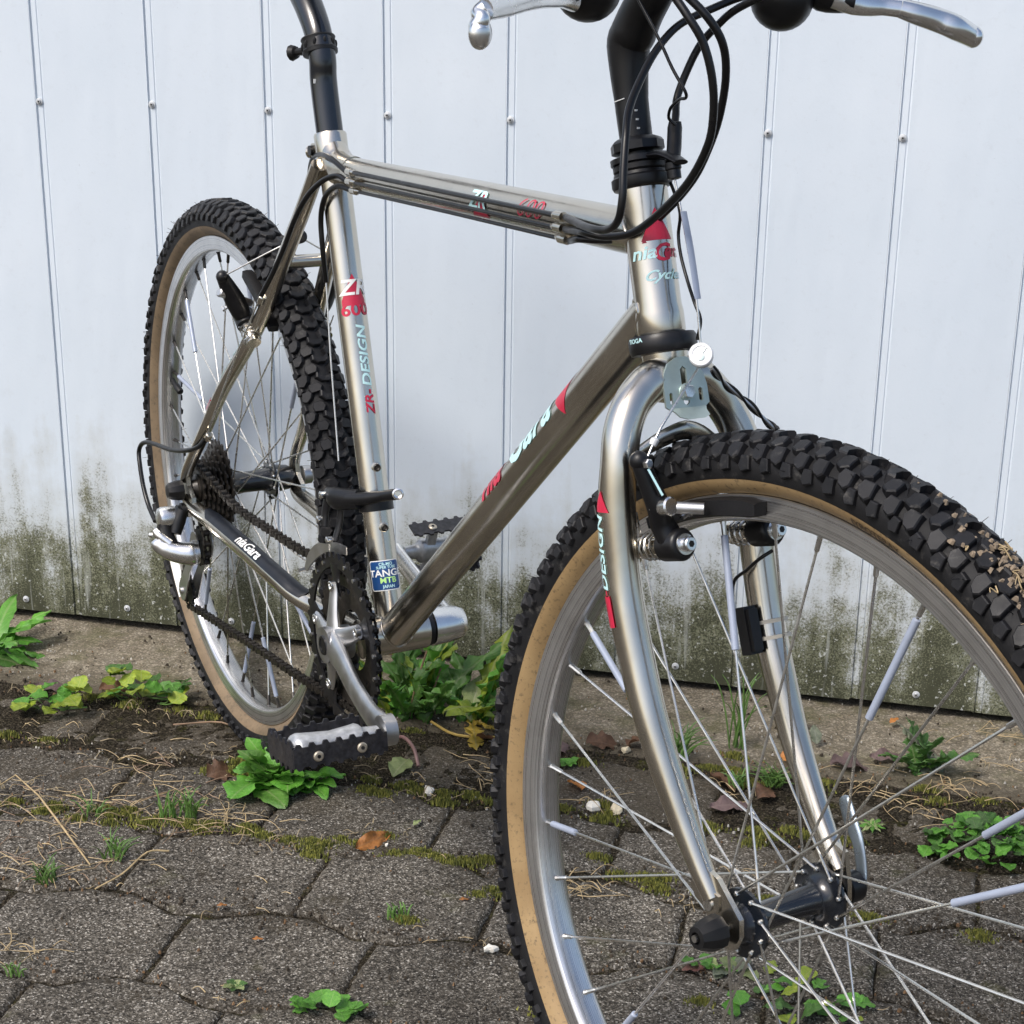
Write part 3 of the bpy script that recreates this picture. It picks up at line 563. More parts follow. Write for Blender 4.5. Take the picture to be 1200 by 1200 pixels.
# cable stops and cables along the right side of the top tube
dT = (TTe - TTs).normalized(); uT = V((0, 0, 1)); uT = (uT - dT * uT.dot(dT)).normalized(); sT = V((0, -1, 0))
def tt_pt(t, ang, off): return TTs + dT * t + (uT * math.sin(R(ang)) + sT * math.cos(R(ang))) * (rTT + off)
TA, TB = .088, .477
angs = (14, -11, -38)
for k, an in enumerate(angs):
    for t, sg in ((TA, 1), (TB, -1)):
        g = G().cyl(tt_pt(t - sg * .008, an, .0045), tt_pt(t + sg * .003, an, .0045), .0036, .0036, 14)
        g.cyl(tt_pt(t + sg * .003, an, .0045), tt_pt(t + sg * .010, an, .004), .0033, .0018, 12)
        g.box(tt_pt(t, an, .0018), (.011, .004, .004), M.Rotation(math.atan2(-dT.z, dT.x), 3, 'Y'))
        part('cable_stop', g, 'nickel')
    part('brake_cable' if k == 0 else 'gear_cable', G().tube([tt_pt(TA, an, .0047), tt_pt((TA + TB) / 2, an, .0042), tt_pt(TB, an, .0047)], .0016 if k else .0021, 8), 'cable')

# weld beads where tubes meet
def bead(name, A, Bp, r, C, ax_, Rr, w=.0013):
    A, Bp, C, ax_ = V(A), V(Bp), V(C), V(ax_).normalized(); d = (Bp - A).normalized(); u = d.orthogonal().normalized(); q = d.cross(u); P = []
    for k in range(48):
        a = 2 * PI * k / 48; o = A + (u * math.cos(a) + q * math.sin(a)) * (r + .0002); m = (o - C) - ax_ * (o - C).dot(ax_); e = d - ax_ * d.dot(ax_)
        qa, qb, qc = e.dot(e), 2 * m.dot(e), m.dot(m) - Rr * Rr; D_ = max(0, qb * qb - 4 * qa * qc); t = (-qb - math.sqrt(D_)) / (2 * qa); P.append(o + d * t)
    g = G(); rings = []
    for k, p in enumerate(P):
        t = (P[(k + 1) % 48] - P[k - 1]).normalized(); n_ = (p - (C + ax_ * (p - C).dot(ax_))).normalized(); b = t.cross(n_).normalized(); ww = w * (1.12 if k % 2 else .92)
        rings.append(g.ring([p + (n_ * math.cos(x) + b * math.sin(x)) * ww for x in [2 * PI * j / 8 for j in range(8)]]))
    g.skin(rings, loop=True, cap=False); part(name, g, 'nickel')
bead('weld_bead', TTs, TTe, .0158, HB, AX, rHT); bead('weld_bead', BB + V((.008, 0, .006)), DTe, rDT, HB, AX, rHT)
bead('weld_bead', DTe, BB + V((.008, 0, .006)), rDT, BB, (0, 1, 0), .0195); bead('weld_bead', STt, BB, rST, BB, (0, 1, 0), .0195)

# ---------- transfers on the frame
U_RIGHT = (0, -1, 0)
def on_tube(par, s, size, mat, A, Bp, r_, phi, t, ups=U_RIGHT, shear=0, rot=0, fw=1.0, bold=.022): return decal(text_bm(s, size, shear, rot, fw, bold), mat, par, A, Bp, r_ + .0004, R(phi), t, ups)
def on_poly(par, P, mat, A, Bp, r, phi, t, ups=U_RIGHT): return decal(poly_bm(P), mat, par, A, Bp, r, R(phi), t, ups)

# angles: 0 = right side of the bike, positive towards the text's top
tt = lambda s, z, m, t, p, **k: on_tube(top_tube, s, z, m, TTs, TTe, .0157, p, t, **k)
on_poly(top_tube, [(-.013, -.011), (.016, -.011), (.010, .011)], 'red', TTs, TTe, .01565, 0, .338)
tt('ZR', .021, 'cyan', .338, 10, shear=.25, fw=1.15); tt('600', .0215, 'red', .425, 16, shear=.2, fw=1.25, bold=-.012)
stb = lambda s, z, m, t, p, **k: on_tube(seat_tube, s, z, m, BB, STt, rST, p, t, **k)
H90 = -PI / 2
on_poly(seat_tube, [(-.008, -.012), (-.008, .013), (-.003, .013), (.022, 0), (-.003, -.012)], 'red', BB, STt, rST + .0001, -84, .327)
stb('ZR', .0205, 'white', .3355, -84, rot=H90, fw=1.15, shear=.2); stb('600', .0165, 'red', .3145, -84, rot=H90, fw=1.25)
stb('DESIGN', .0125, 'cyan', .270, -95, fw=1.35, shear=.2); stb('ZR-', .0125, 'red', .226, -97, fw=1.2, shear=.2)
# maker's sticker low on the seat tube
P = [(x, y) for x, y in ((-.0148, -.0145), (-.0128, -.0165), (.0128, -.0165), (.0148, -.0145), (.0148, .0145), (.0128, .0165), (-.0128, .0165), (-.0148, .0145))]
stk = on_poly(seat_tube, P, 'white', BB, STt, rST + .0001, -70, .0585)
stk2 = on_poly(seat_tube, [(x * .94, y * .94) for x, y in P], 'blue', BB, STt, rST + .00025, -70, .0585)
stb('TANGE', .0093, 'white', .0605, -74, rot=H90, fw=1.15); stb('MTB', .0078, 'lime', .0535, -80, rot=H90, fw=1.1)
stb('CR-MO', .0042, 'cyan', .0695, -76, rot=H90); stb('SUPER TUBE', .0036, 'cyan', .0663, -76, rot=H90); stb('JAPAN', .0042, 'cyan', .0475, -80, rot=H90)
dA, dB = BB + V((.008, 0, .006)), DTe
dtd = lambda s, z, m, t, p, **k: on_tube(down_tube, s, z, m, dA, dB, rDT, p, t, **k)
dtd('Gara', .044, 'cyan', .398, 52, shear=.25, fw=1.05); dtd('nia', .043, 'red', .314, 52, shear=.25, fw=.9)
on_poly(down_tube, [(.012, -.0135), (.002, .002), (-.004, .022), (.050, .022), (.030, .006), (.020, -.004)], 'red', dA, dB, rDT, 22, .452)
htd = lambda s, z, m, t, p, **k: on_tube(head_tube, s, z, m, HB, HT, rHT, p, t, **k)
on_poly(head_tube, [(-.009, -.0120), (-.009, .0120), (.013, 0)], 'red', HB, HT, rHT, -80, .0715)
htd('nia', .0125, 'cyan', .0545, -38, rot=H90, fw=1.3, shear=.25); htd('G', .0165, 'red', .0535, -84, rot=H90, fw=1.1, shear=.2); htd('ara', .0125, 'red', .0545, -122, rot=H90, fw=1.2, shear=.2)
on_poly(head_tube, [(-.0012, -.0018), (-.0012, .0018), (.0018, 0)], 'red', HB, HT, rHT, -45, .0625)
htd('Cycles', .0095, 'cyan', .0385, -86, rot=H90, fw=1.25, shear=.5)
def curve_decal(bm, mat, par, pts, r, phi, frac, name='decal', rev=False):
    # wraps a flat transfer round a curved tube; phi = degrees from the right side towards the text's top
    slice_bm(bm); P = [V(p) for p in pts]
    if rev: P.reverse()
    L = [0]
    for p, q in zip(P[:-1], P[1:]): L.append(L[-1] + (q - p).length)
    t0 = L[-1] * frac
    for v in bm.verts:
        s = min(max(t0 + v.co.x, 0), L[-1] - 1e-6); i = max(k for k in range(len(L) - 1) if L[k] <= s)
        c = P[i].lerp(P[i + 1], (s - L[i]) / (L[i + 1] - L[i])); d0 = (P[i + 1] - P[i]).normalized(); d1 = (P[min(i + 2, len(P) - 1)] - P[min(i + 1, len(P) - 2)]).normalized()
        d = d0.lerp(d1, (s - L[i]) / (L[i + 1] - L[i])).normalized(); u = V((0, -1, 0)); u = (u - d * u.dot(d)).normalized(); w = d.cross(u); a = -(R(phi) + v.co.y / r)
        v.co = c + (u * math.cos(a) + w * math.sin(a)) * (r + .0004)
    me = bpy.data.meshes.new(name); bm.to_mesh(me); bm.free(); me.materials.append(MT[mat]); return link(name, me, par)
stp = spline([V((.2985, -.0165, .403)), V((.271, -.019, .3655)), V((.2285, -.024, .310)), V((.1742, -.030, .2386)), V((.1405, -.038, .1955)), V((.093, -.05, .1398)), V((.0525, -.06, .0824)), V((.0065, -.065, .0307)), V((-.006, -.0665, .010))], 5)
curve_decal(text_bm('ZR-DESIGN', .0085, .2, 0, 2.2), 'cyan', stays[0], stp, .0082, 45, .44, rev=True)
curve_decal(text_bm('ZR', .009, .2, 0, 1.4), 'red', stays[0], stp, .0080, 30, .27, rev=True)

# chain stay protector: a half sleeve over the outer upper side of the right chain stay
g = G(); cp = cs_pts[9:28]; rings = []
for i, (p, (u, w, t)) in enumerate(zip(cp, frames(cp))):
    k = min(1, min(i, len(cp) - 1 - i) / 1.5 + .35); out = V((0, -1, 0)); out = (out - t * out.dot(t)).normalized(); up = out.cross(t); up = up if up.z > 0 else -up
    rings.append(g.ring([p + (out * math.cos(a) + up * math.sin(a)) * .0116 for a in [R(88 + (q - 6) * 9.5 * k) for q in range(13)]]))
g.skin(rings, closed=False)
prot = part('stay_protector', g, 'navy')
curve_decal(text_bm('niaGara', .0155, .1, 0, 1.2), 'white', prot, cp, .0119, 66, .52, 'lettering')

# ---------- wheels
CR, CA, CBh = .3040, .0222, .0175       # tyre section: centre radius, half width, half height
def casing(th): return CR + (CBh if math.cos(th) > 0 else .0212) * math.cos(th), CA * math.sin(th)
GUM0, GUM1 = R(114), R(149)
def knob_mesh(P, h, taper=.78, name='tread_knob'):
    g = G(); n = len(P); c = (sum(p[0] for p in P) / n, sum(p[1] for p in P) / n)
    a = g.ring([(x * 1.16, y * 1.16, -.002) for x, y in P]); b = g.ring([(x, y, h * .78) for x, y in [(c[0] + (x - c[0]) * 1.07, c[1] + (y - c[1]) * 1.07) for x, y in P]])
    d = g.ring([(c[0] + (x - c[0]) * .93, c[1] + (y - c[1]) * .93, h) for x, y in P])
    g.skin([a, b, d]); return g.mesh(name, 'knob', 30)
mm = lambda L: [(a * .001, b * .001) for a, b in L]       # x across the section, y along the wheel
KC = [knob_mesh(mm([(-8.5, -5.5), (-3.5, -1.8), (3.5, -1.8), (8.5, -5.5), (9, .5), (4, 5), (-4, 5), (-9, .5)]), .0046)]
KM = [knob_mesh(mm([(-6, -4.8), (3.5, -6), (7, -1), (4.5, 4.8), (-5, 5.2), (-7, 0)]), .0044), None]
KM[1] = knob_mesh(mm([(6, -4.8), (7, 0), (5, 5.2), (-4.5, 4.8), (-7, -1), (-3.5, -6)]), .0044)
KS = [knob_mesh(mm([(-5.5, -5.2), (4.5, -6.2), (7.5, -3), (5.5, 2.5), (0, 6.2), (-6, 4.4)]), .0044), None]
KS[1] = knob_mesh(mm([(5.5, -5.2), (6, 4.4), (0, 6.2), (-5.5, 2.5), (-7.5, -3), (-4.5, -6.2)]), .0044)
KE = [knob_mesh(mm([(-4.5, -3.6), (4, -4.6), (5.5, 2), (1.5, 4.8), (-5, 3)]), .0030), None]
KE[1] = knob_mesh(mm([(4.5, -3.6), (5, 3), (-1.5, 4.8), (-5.5, 2), (-4, -4.6)]), .0030)
kr = random.Random(2)
def tread(npitch, flip=1):
    out = []; P = 2 * PI / npitch
    for k in range(npitch):
        f = k * P
        out.append((KC[0], 0, f))
        for q, sd in enumerate((1, -1)):
            out.append((KM[q], sd * R(29), f + P * .5)); out.append((KS[q], sd * R(57), f + P * (.12 if k % 2 else .0)))
            out.append((KE[q], sd * R(80), f + P * .56))
    res = []
    for me, th, ph in out:
        r, y = casing(th); nr, ny = math.cos(th) / CBh, math.sin(th) / CA; L = math.hypot(nr, ny); nr /= L; ny /= L
        er = V((math.cos(ph), 0, math.sin(ph))); et = V((-math.sin(ph), 0, math.cos(ph))) * flip
        nn = er * nr + V((0, ny, 0)); p = er * r + V((0, y, 0)); xx = et.cross(nn)
        mx = M((xx, et, nn)).transposed().to_4x4(); mx.translation = p
        res.append((me, mx @ M.Rotation(kr.uniform(-.14, .14), 4, 'Z') @ M.Rotation(kr.uniform(-.08, .08), 4, 'X') @ M.Diagonal((kr.uniform(.82, 1.0), kr.uniform(.80, 1.0), kr.uniform(.85, 1.12), 1))))
    return res
def bake(items, name, mat, par, **k):
    g = G()
    for me, mx in items:
        o = len(g.v); g.v += [tuple(mx @ v.co) for v in me.vertices]; g.f += [tuple(o + i for i in p.vertices) for p in me.polygons]
    o = g.build(name, mat, par, None, 30, **k); return o
SPK = random.Random(9)
def wheel(name, fr, rear):
    w = link(name, None, bike, fr)
    n = 30
    sub('tyre', G().wheel([casing(-GUM0 + 2 * GUM0 * i / n) for i in range(n + 1)], 160), 'rubber', w, 60)
    for s in (-1, 1):
        sw = sub('sidewall', G().wheel([(lambda q: (q[0] + .0002, q[1] + s * .0004))(casing(s * (GUM0 - .02 + (GUM1 - GUM0 + .05) * i / 8))) for i in range(9)], 160), 'gum2' if rear else 'gum', w, 60)
    # thin raised moulding line between tread rubber and tan wall
    kn = tread(102, -1 if rear else 1)
    cw = V(K['C'])
    if not rear:
        mw = RZ @ fr; kn.sort(key=lambda q: (mw @ q[1].translation - cw).length)
        for me, mx in kn[:300]: link('tread_knob', me, w, mx)
        kn = kn[300:]
    bake(kn, 'tread_knob', 'knob', w, kind='stuff')
    # moulding hairs
    g = G()
    for k in range(150):
        th = R(SPK.choice((-1, 1)) * SPK.uniform(35, 88)); ph = SPK.uniform(0, 2 * PI); r, y = casing(th); er = V((math.cos(ph), 0, math.sin(ph)))
        nn = (er * math.cos(th) + V((0, math.sin(th), 0))).normalized(); p = er * r + V((0, y, 0)); e = p + nn * SPK.uniform(.006, .0105) + V([SPK.uniform(-.0012, .0012) for _ in range(3)])
        g.tube([p, e], [.0003, .0002], 4)
    sub('moulding_hair', g, 'knob', w, kind='stuff')
    # rim
    rp = [(.2848, .0102), (.2854, .0120), (.2848, .0129), (.2838, .0127), (.2712, .0127), (.2700, .0122), (.2682, .0102), (.2668, .0068), (.2664, 0)]
    rp = rp + [(r, -y) for r, y in rp[-2::-1]]
    rim = sub('rim', G().wheel(rp, 220), 'rim', w, 28)
    g = G().wheel([(.2846, -.0122), (.2846, .0122)], 90); sub('rim_bed', g, 'black', w)
    # hub
    o = .0 if not rear else 0
    if not rear:
        pr = [(-.047, .0085), (-.0465, .0125), (-.041, .0138), (-.0385, .0150), (-.0372, .0238), (-.0345, .0240), (-.0335, .0170), (-.0300, .0125), (-.026, .0105), (0, .0100), (.026, .0105), (.0300, .0125), (.0335, .0170), (.0345, .0240), (.0372, .0238), (.0385, .0150), (.041, .0138), (.0465, .0125), (.047, .0085)]
        fl, fr_, rh = (-.0358, .0358), (.0203, .0203), .0015
    else:
        pr = [(-.024, .012), (-.023, .0262), (-.0200, .0264), (-.019, .020), (-.014, .0145), (0, .0122), (.022, .0125), (.0320, .0145), (.0330, .0240), (.0358, .0240), (.037, .017), (.055, .0145), (.060, .0115), (.063, .009)]
        fl, fr_, rh = (-.0215, .0344), (.0232, .0205), .0015
    hub = sub('hub', G().rods(pr, (0, 0, 0), (0, 1, 0), 40), 'anod', w, 40)
    # spokes: 36, three cross
    for i in range(36):
        ph = R(.9 + 10 * i) + (R(3) if rear else 0); s = 1 - i % 2; d = -1 if i % 4 in (0, 3) else 1
        yf = fl[s] + (.0022 if d > 0 else -.0022) * (1 if s else -1); hr = fr_[s]
        ah = ph + d * R(58)
        a = V((hr * math.cos(ah), yf, hr * math.sin(ah))); ys = .0016 * (1 if s else -1)
        e = V((.2672 * math.cos(ph), ys, .2672 * math.sin(ph))); dr = (e - a).normalized()
        sp = sub('spoke', G().tube([a - V((0, yf - fl[s], 0)) * 1.6, a, e], .00098, 8), 'steel', w)
        link('nipple', NIP[1 if rear else 0], w, T3(e) @ dr.to_track_quat('Z', 'Y').to_matrix().to_4x4())
        link('spoke_head', SPH, w, T3(a) @ M.Rotation(PI / 2, 4, 'X'))
        if i in (REAR_REF if rear else FRONT_REF):
            q = (REAR_REF if rear else FRONT_REF)[i]
            sub('spoke_reflector', G().tube([e - dr * q[0], e - dr * (q[0] + .0005), e - dr * (q[1] - .0005), e - dr * q[1]], [.0018, .0026, .0026, .0018], 12), 'reflect', w)
    return w
NIP = [G().tube([(0, 0, -.0125), (0, 0, -.0115), (0, 0, -.003), (0, 0, .0005)], [.0012, .0018, .0019, .0028], 8).mesh('nipple', 'steel'), None]
NIP[1] = G().tube([(0, 0, -.0125), (0, 0, -.0115), (0, 0, -.003), (0, 0, .0005)], [.0012, .0018, .0019, .0028], 8).mesh('nipple', 'oily')
SPH = G().ball((0, 0, 0), .0021, 8, 5).mesh('spoke_head', 'steel')
# index of the spoke (rim angle .9 + 10 i degrees): distance from the rim where the grey tube starts and ends
FRONT_REF = {7: (.014, .088), 15: (.012, .072), 11: (.010, .088), 19: (.008, .045), 4: (.014, .080), 3: (.022, .098), 23: (.012, .072), 27: (.014, .088), 31: (.014, .088)}
REAR_REF = {13: (.014, .085), 16: (.014, .085), 8: (.014, .085), 4: (.014, .085), 20: (.014, .085), 23: (.014, .085), 26: (.014, .085), 29: (.014, .085), 33: (.014, .085)}
fw = wheel('front_wheel', F, False)
rw = wheel('rear_wheel', B, True)
# raised lettering on the front tan wall, and a tyre label on the rear one
def side_text(s, size, mat, w, ph, r, th_y, side, fw_=1.0):
    bm = text_bm(s, size, 0, 0, fw_); slice_bm(bm, .002)
    for v in bm.verts:
        a = ph + v.co.x / r * side
        rr = r + v.co.y * .9; v.co = V((rr * math.cos(a), side * (CA * math.sqrt(max(0, 1 - ((rr - CR) / .0212) ** 2)) + .0009), rr * math.sin(a)))
    me = bpy.data.meshes.new('lettering'); bm.to_mesh(me); bm.free(); me.materials.append(mat); return link('lettering', me, w)
MBR = plain('dark_brown_moulding', (.07, .042, .018), .6)
side_text('JYROTERAY', .0075, MBR, fw, R(79), .2905, 0, -1, 1.05)
lab = G(); rings = []
for k in range(13):
    a = R(214 + k * 1.0); rings.append(lab.ring([(rr * math.cos(a), -(CA * math.sqrt(max(0, 1 - ((rr - CR) / .0212) ** 2)) + .0008), rr * math.sin(a)) for rr in (.2860, .2880, .290, .2925, .2945)]))
lab.skin(rings, closed=False); sub('tyre_label', lab, 'white', rw)
# valve on the rear rim
vp = V((.2665 * math.cos(R(166.5)), 0, .2665 * math.sin(R(166.5)))); vd = -vp.normalized()
sub('valve', G().tube([vp, vp + vd * .016, vp + vd * .0162, vp + vd * .031, vp + vd * .033], [.0036, .003, .0044, .0044, .003], 12), 'plastic', rw)
# front axle hardware
g = G().rods([(.0575, .0085), (.0578, .0118), (.0632, .0122), (.0700, .0108), (.0770, .0078), (.0775, .0045), (.0745, .004)], (0, 0, 0), (0, -1, 0), 10)
sub('quick_release_nut', g, 'plastic', fw, 25)
sub('axle_end', G().cyl((0, -.079, 0), (0, .074, 0), .0026, n=10), 'steel', fw)
g = G().rods([(.0560, .0085), (.0580, .0115), (.0700, .0112), (.0735, .0085), (.076, .004)], (0, 0, 0), (0, 1, 0), 22)
sub('quick_release_cam', g, 'black', fw)
q = [V(p) for p in D['qr']]
sub('quick_release_lever', G().tube([q[0], q[1], q[2], q[3], q[4], q[4] + (q[4] - q[3]) * .2], [.0050, .0058, .0064, .0078, .0072, .0025], 14, flat=.42, flatdir=(.15, 1, .1), sm=4), plain('anodised_blue_grey_lever', (.30, .36, .42), .3, .8), fw)
# rear axle hardware
g = G().rods([(.0725, .0085), (.073, .0118), (.078, .0118), (.087, .0100), (.0905, .0075), (.0908, .004)], (0, 0, 0), (0, -1, 0), 10)
sub('quick_release_nut', g, 'plastic', rw, 25)
sub('quick_release_cam', G().rods([(.0725, .009), (.074, .0115), (.084, .0110), (.088, .007)], (0, 0, 0), (0, 1, 0), 20), 'alu_d', rw)
sub('quick_release_lever', G().tube([(.004, .082, .002), (.010, .087, .018), (.012, .089, .040), (.006, .090, .058), (.0, .090, .064)], [.005, .0055, .0065, .008, .004], 12, flat=.4, flatdir=(0, 1, 0), sm=4), 'alu', rw)
for k, (T_, y) in enumerate(((26, -.0275), (23, -.0318), (20, -.0360), (18, -.0402), (16, -.0444), (14, -.0486), (12, -.0528))):
    r = T_ * .0127 / (2 * PI) + .0012; sub('sprocket', G().gear(r, .012, T_, y - .001, y + .001, h=.0045, ph=k * .1), 'oily', rw, 20)
sub('cassette_body', G().rods([(-.024, .0165), (-.0555, .0165), (-.057, .012), (-.062, .009)], (0, 0, 0), (0, 1, 0), 24), 'oily', rw)

# ---------- fork (steered with the front wheel)
fork = link('fork', None, bike, F)
AF0, AF1 = axF(.372), axF(.388)
blades = []
for side, key in ((-1, 'bladeR'), (1, 'bladeL')):
    p = [V(q) for q in D[key]]
    p[0] = axF(.3665) + V((.0, side * .004, 0))
    rr = [.0150, .0142, .0134, .0130, .0130, .0130, .0129, .0129, .0127, .0123, .0115, .0103, .0088, .0074]
    blades.append(sub('fork_blade', G().tube(p, rr, 26, sm=6), 'nickel', fork, 50))
    e = p[-1]; y = e.y
    # flattened dropout tab
    g = G(); pts = [e + V((-.013, 0, .020)), e + V((.004, 0, .016)), V((.0125, y, .012)), V((.0145, y, 0)), V((.010, y, -.0115)), V((0, y, -.0145)), V((-.010, y, -.0115)), V((-.0155, y, -.001)), V((-.026, y, .008)), V((-.028, y, .014))]
    g.prism([q + V((0, -.002, 0)) for q in pts], (0, .004, 0)); sub('fork_dropout', g, 'nickel', fork)
    if side < 0:
        g = G().prism([V((-.030, y - .0035, .010)), V((-.012, y - .0035, .004)), V((-.006, y - .0035, .010)), V((-.008, y - .0035, .020)), V((-.030, y - .0035, .024)), V((-.036, y - .0035, .018))], (0, .0022, 0)); sub('safety_tab', g, 'nickel', fork)
        sub('tab_eyelet', G().rods([(0, .0042), (.0012, .0042), (.0013, .0022)], (-.0165, y - .0035, .0105), (0, -1, 0), 16), 'steel', fork)
g = G().tube([axF(.356), axF(.362), axF(.372), axF(.379), axF(.386)], [.0120, .0150, .0148, .0160, .0165], 28)
sub('fork_crown', g, 'nickel', fork, 50)
# crown gusset bridging the two blades under the plate
g = G().tube([axF(.330) + V((.004, -.040, -.012)), axF(.336) + V((.010, -.018, -.006)), axF(.338) + V((.012, 0, -.003)), axF(.336) + V((.010, .018, -.006)), axF(.330) + V((.004, .040, -.012))], [.0045, .0062, .0068, .0062, .0045], 12, flat=.55, sm=4)
sub('crown_gusset', g, 'nickel', fork, 50)
bl = spline([V(q) for q in D['bladeR'][4:10]], 8)
LB = sum((q - p).length for p, q in zip(bl[:-1], bl[1:]))
def fdec(bm, m, z, phi):   # centred at height z of the blade
    P = list(reversed(bl)); d = 0
    for p, q in zip(P[:-1], P[1:]):
        if (p.z - z) * (q.z - z) <= 0: d += (q - p).length * abs(z - p.z) / max(1e-6, abs(q.z - p.z)); break
        d += (q - p).length
    curve_decal(bm, m, fork, bl, .0131, phi, d / LB, rev=True)
fdec(poly_bm([(-.006, -.0075), (-.006, .0075), (.008, 0)]), 'red', .2575, 6)
fdec(text_bm('DESIGN', .0108, .15, 0, 1.35), 'cyan', .2250, 14); fdec(text_bm('ZR-', .0108, .15, 0, 1.0), 'red', .1930, 14)
fdec(poly_bm([(-.011, -.0040), (-.011, .0040), (.011, .0040), (.009, -.0040)]), 'red', .1880, 14)

# ---------- headset
hs = link('headset', None, bike, F)
for name, pr, t0 in (('lower_cup', [(-.0005, .0168), (0, .0225), (.003, .0238), (.010, .0238), (.0125, .0225), (.013, .0168)], .3858),
                     ('upper_cup', [(0, .0168), (.001, .0200), (.003, .0210), (.0080, .0210), (.0095, .0192), (.0115, .0188)], .4985),
                     ('lock_nut', [(0, .0165), (.001, .0186), (.0065, .0186), (.0085, .0172), (.010, .0145)], .5235)):
    sub(name, G().rods(pr, axF(t0), AX, 36 if name != 'lock_nut' else 10), 'black', hs, 30)
g = G().rods([(0, .0178), (.0012, .0188), (.0045, .0188), (.0058, .0178)], axF(.5105), AX, 32)
sub('washer', g, 'plastic', hs)
# front cable hanger wrapped round the stack, arm reaching forward
hw = axF(.5180); g = G().rods([(-.0016, .0170), (-.0015, .0200), (.0022, .0200), (.0023, .0170)], hw, AX, 32)
g.tube([hw + PF * .018, hw + PF * .030 + AX * -.002, hw + PF * .043 + AX * -.010], [.009, .008, .0060], 12, flat=.32, flatdir=tuple(AX), sm=3)
sub('cable_hanger', g, 'black', hs)
hang = V(D['bc'][0]) + AX * .004
sub('hanger_barrel', G().rods([(-.007, .003), (-.0065, .0048), (-.001, .0048), (0, .0056), (.004, .0056), (.0045, .004)], hang, AX, 16), 'black', hs)
on = decal(text_bm('TIOGA', .0042, 0, H90, 1.1), 'cyan', hs, axF(.3858), axF(.40), .0238, R(2), .0095, U_RIGHT, 'lettering')

# ---------- stem, handlebar, levers, grips
P = [axF(.52), axF(.560), V(D['stem'][2]) + V((0, 0, -.004)), V(D['stem'][2]) + V((.0045, 0, .006)), V(D['stem'][3]), V(D['stem'][4]), V((-.1985, 0, .621))]
stem = part('stem', G().tube(P, [.0113, .0118, .0150, .0158, .0150, .0140, .0132], 28, sm=5), 'black', F, 50)
stem.data.materials[0] = MT['black']
sub('stem_scale_mark', G().box(axF(.560) + V((.002, -.0121, 0)), (.011, .0004, .0006), M.Rotation(R(-18), 3, 'Y')), 'white', stem)
for k in range(5): sub('stem_scale_mark', G().box(axF(.530 + k * .006) + V((.0108, -.0055, 0)), (.0006, .0022, .0012)), 'white', stem)
bc_ = V((-.1955, 0, .632)); 
sub('stem_clamp', G().rods([(-.019, .0165), (-.018, .0178), (.018, .0178), (.019, .0165)], bc_, (0, 1, 0), 24), 'black', stem)
bar = part('handlebar', G().tube([bc_ + V((-.028, -.285, -.004)), bc_ + V((-.016, -.16, -.002)), bc_ + V((0, -.05, 0)), bc_, bc_ + V((0, .05, 0)), bc_ + V((-.016, .16, -.002)), bc_ + V((-.028, .285, -.004))], .0112, 20, sm=5), 'black', F)
for s in (-1, 1):
    part('grip', G().tube([bc_ + V((-.0135, s * .158, -.002)), bc_ + V((-.0140, s * .162, -.002)), bc_ + V((-.0275, s * .283, -.004)), bc_ + V((-.028, s * .288, -.004))], [.013, .0165, .0160, .012], 22), 'pad', F)
    lv = link('brake_lever', None, bike, F)
    L = [V(q) for q in (D['leverR'] if s < 0 else D['leverL'])]
    pod = V((-.1795, s * .083, .5808))
    # body: clamp, rounded shifter housing hanging below the bar
    g = G(); g.ball(pod + V((0, 0, .004)), .0215, 24, 14, (1.0, 1.0, .98)); g.tube([pod + V((-.002, 0, .012)), bc_ + V((-.004, s * .083, -.002))], [.0185, .0165], 20)
    sub('shifter_pod', g, 'black', lv)
    g = G().cyl(bc_ + V((-.003, s * .068, 0)), bc_ + V((-.008, s * .098, -.001)), .0165, n=22)
    g.tube([bc_ + V((-.004, s * .085, -.010)), V((-.170, s * .100, .598)), V((-.1655, s * .108, .5885)), L[-1] if s < 0 else L[-2]], [.011, .0115, .0105, .0072], 16, sm=4)
    sub('lever_body', g, 'black', lv)
    q = [V(p) for p in L]
    if s < 0:
        blade = [q[4] + V((.001, 0, .0005)), q[5], q[6], q[7], q[8]]
        g = G().tube(blade, [.0064, .0078, .0076, .0062, .0072], 16, flat=.75, flatdir=(1, 0, .25), sm=5)
        g.tube([q[4] + V((0, .001, .001)), q[3], q[2] + V((.001, 0, 0)), q[1], q[0]], [.0056, .0052, .0048, .0058, .0062], 14, sm=5)
        g.ball(q[0] + V((0, .0005, -.0012)), .0074, 16, 10, (.8, 1, 1.2))
    else:
        g = G().tube([q[0], q[1], q[2], q[3], q[4]], [.0078, .0090, .0086, .0078, .0066], 18, flat=.8, flatdir=(1, 0, .25), sm=5)
        g.tube([q[4], q[5], q[6], q[7], q[8]], [.0062, .0060, .0070, .0086, .0088], 16, flat=.7, flatdir=(1, 0, .25), sm=5)
        g.ball(q[0], .0081, 16, 10, (1, .75, .95))
    sub('lever_blade', g, 'alu', lv, 60)

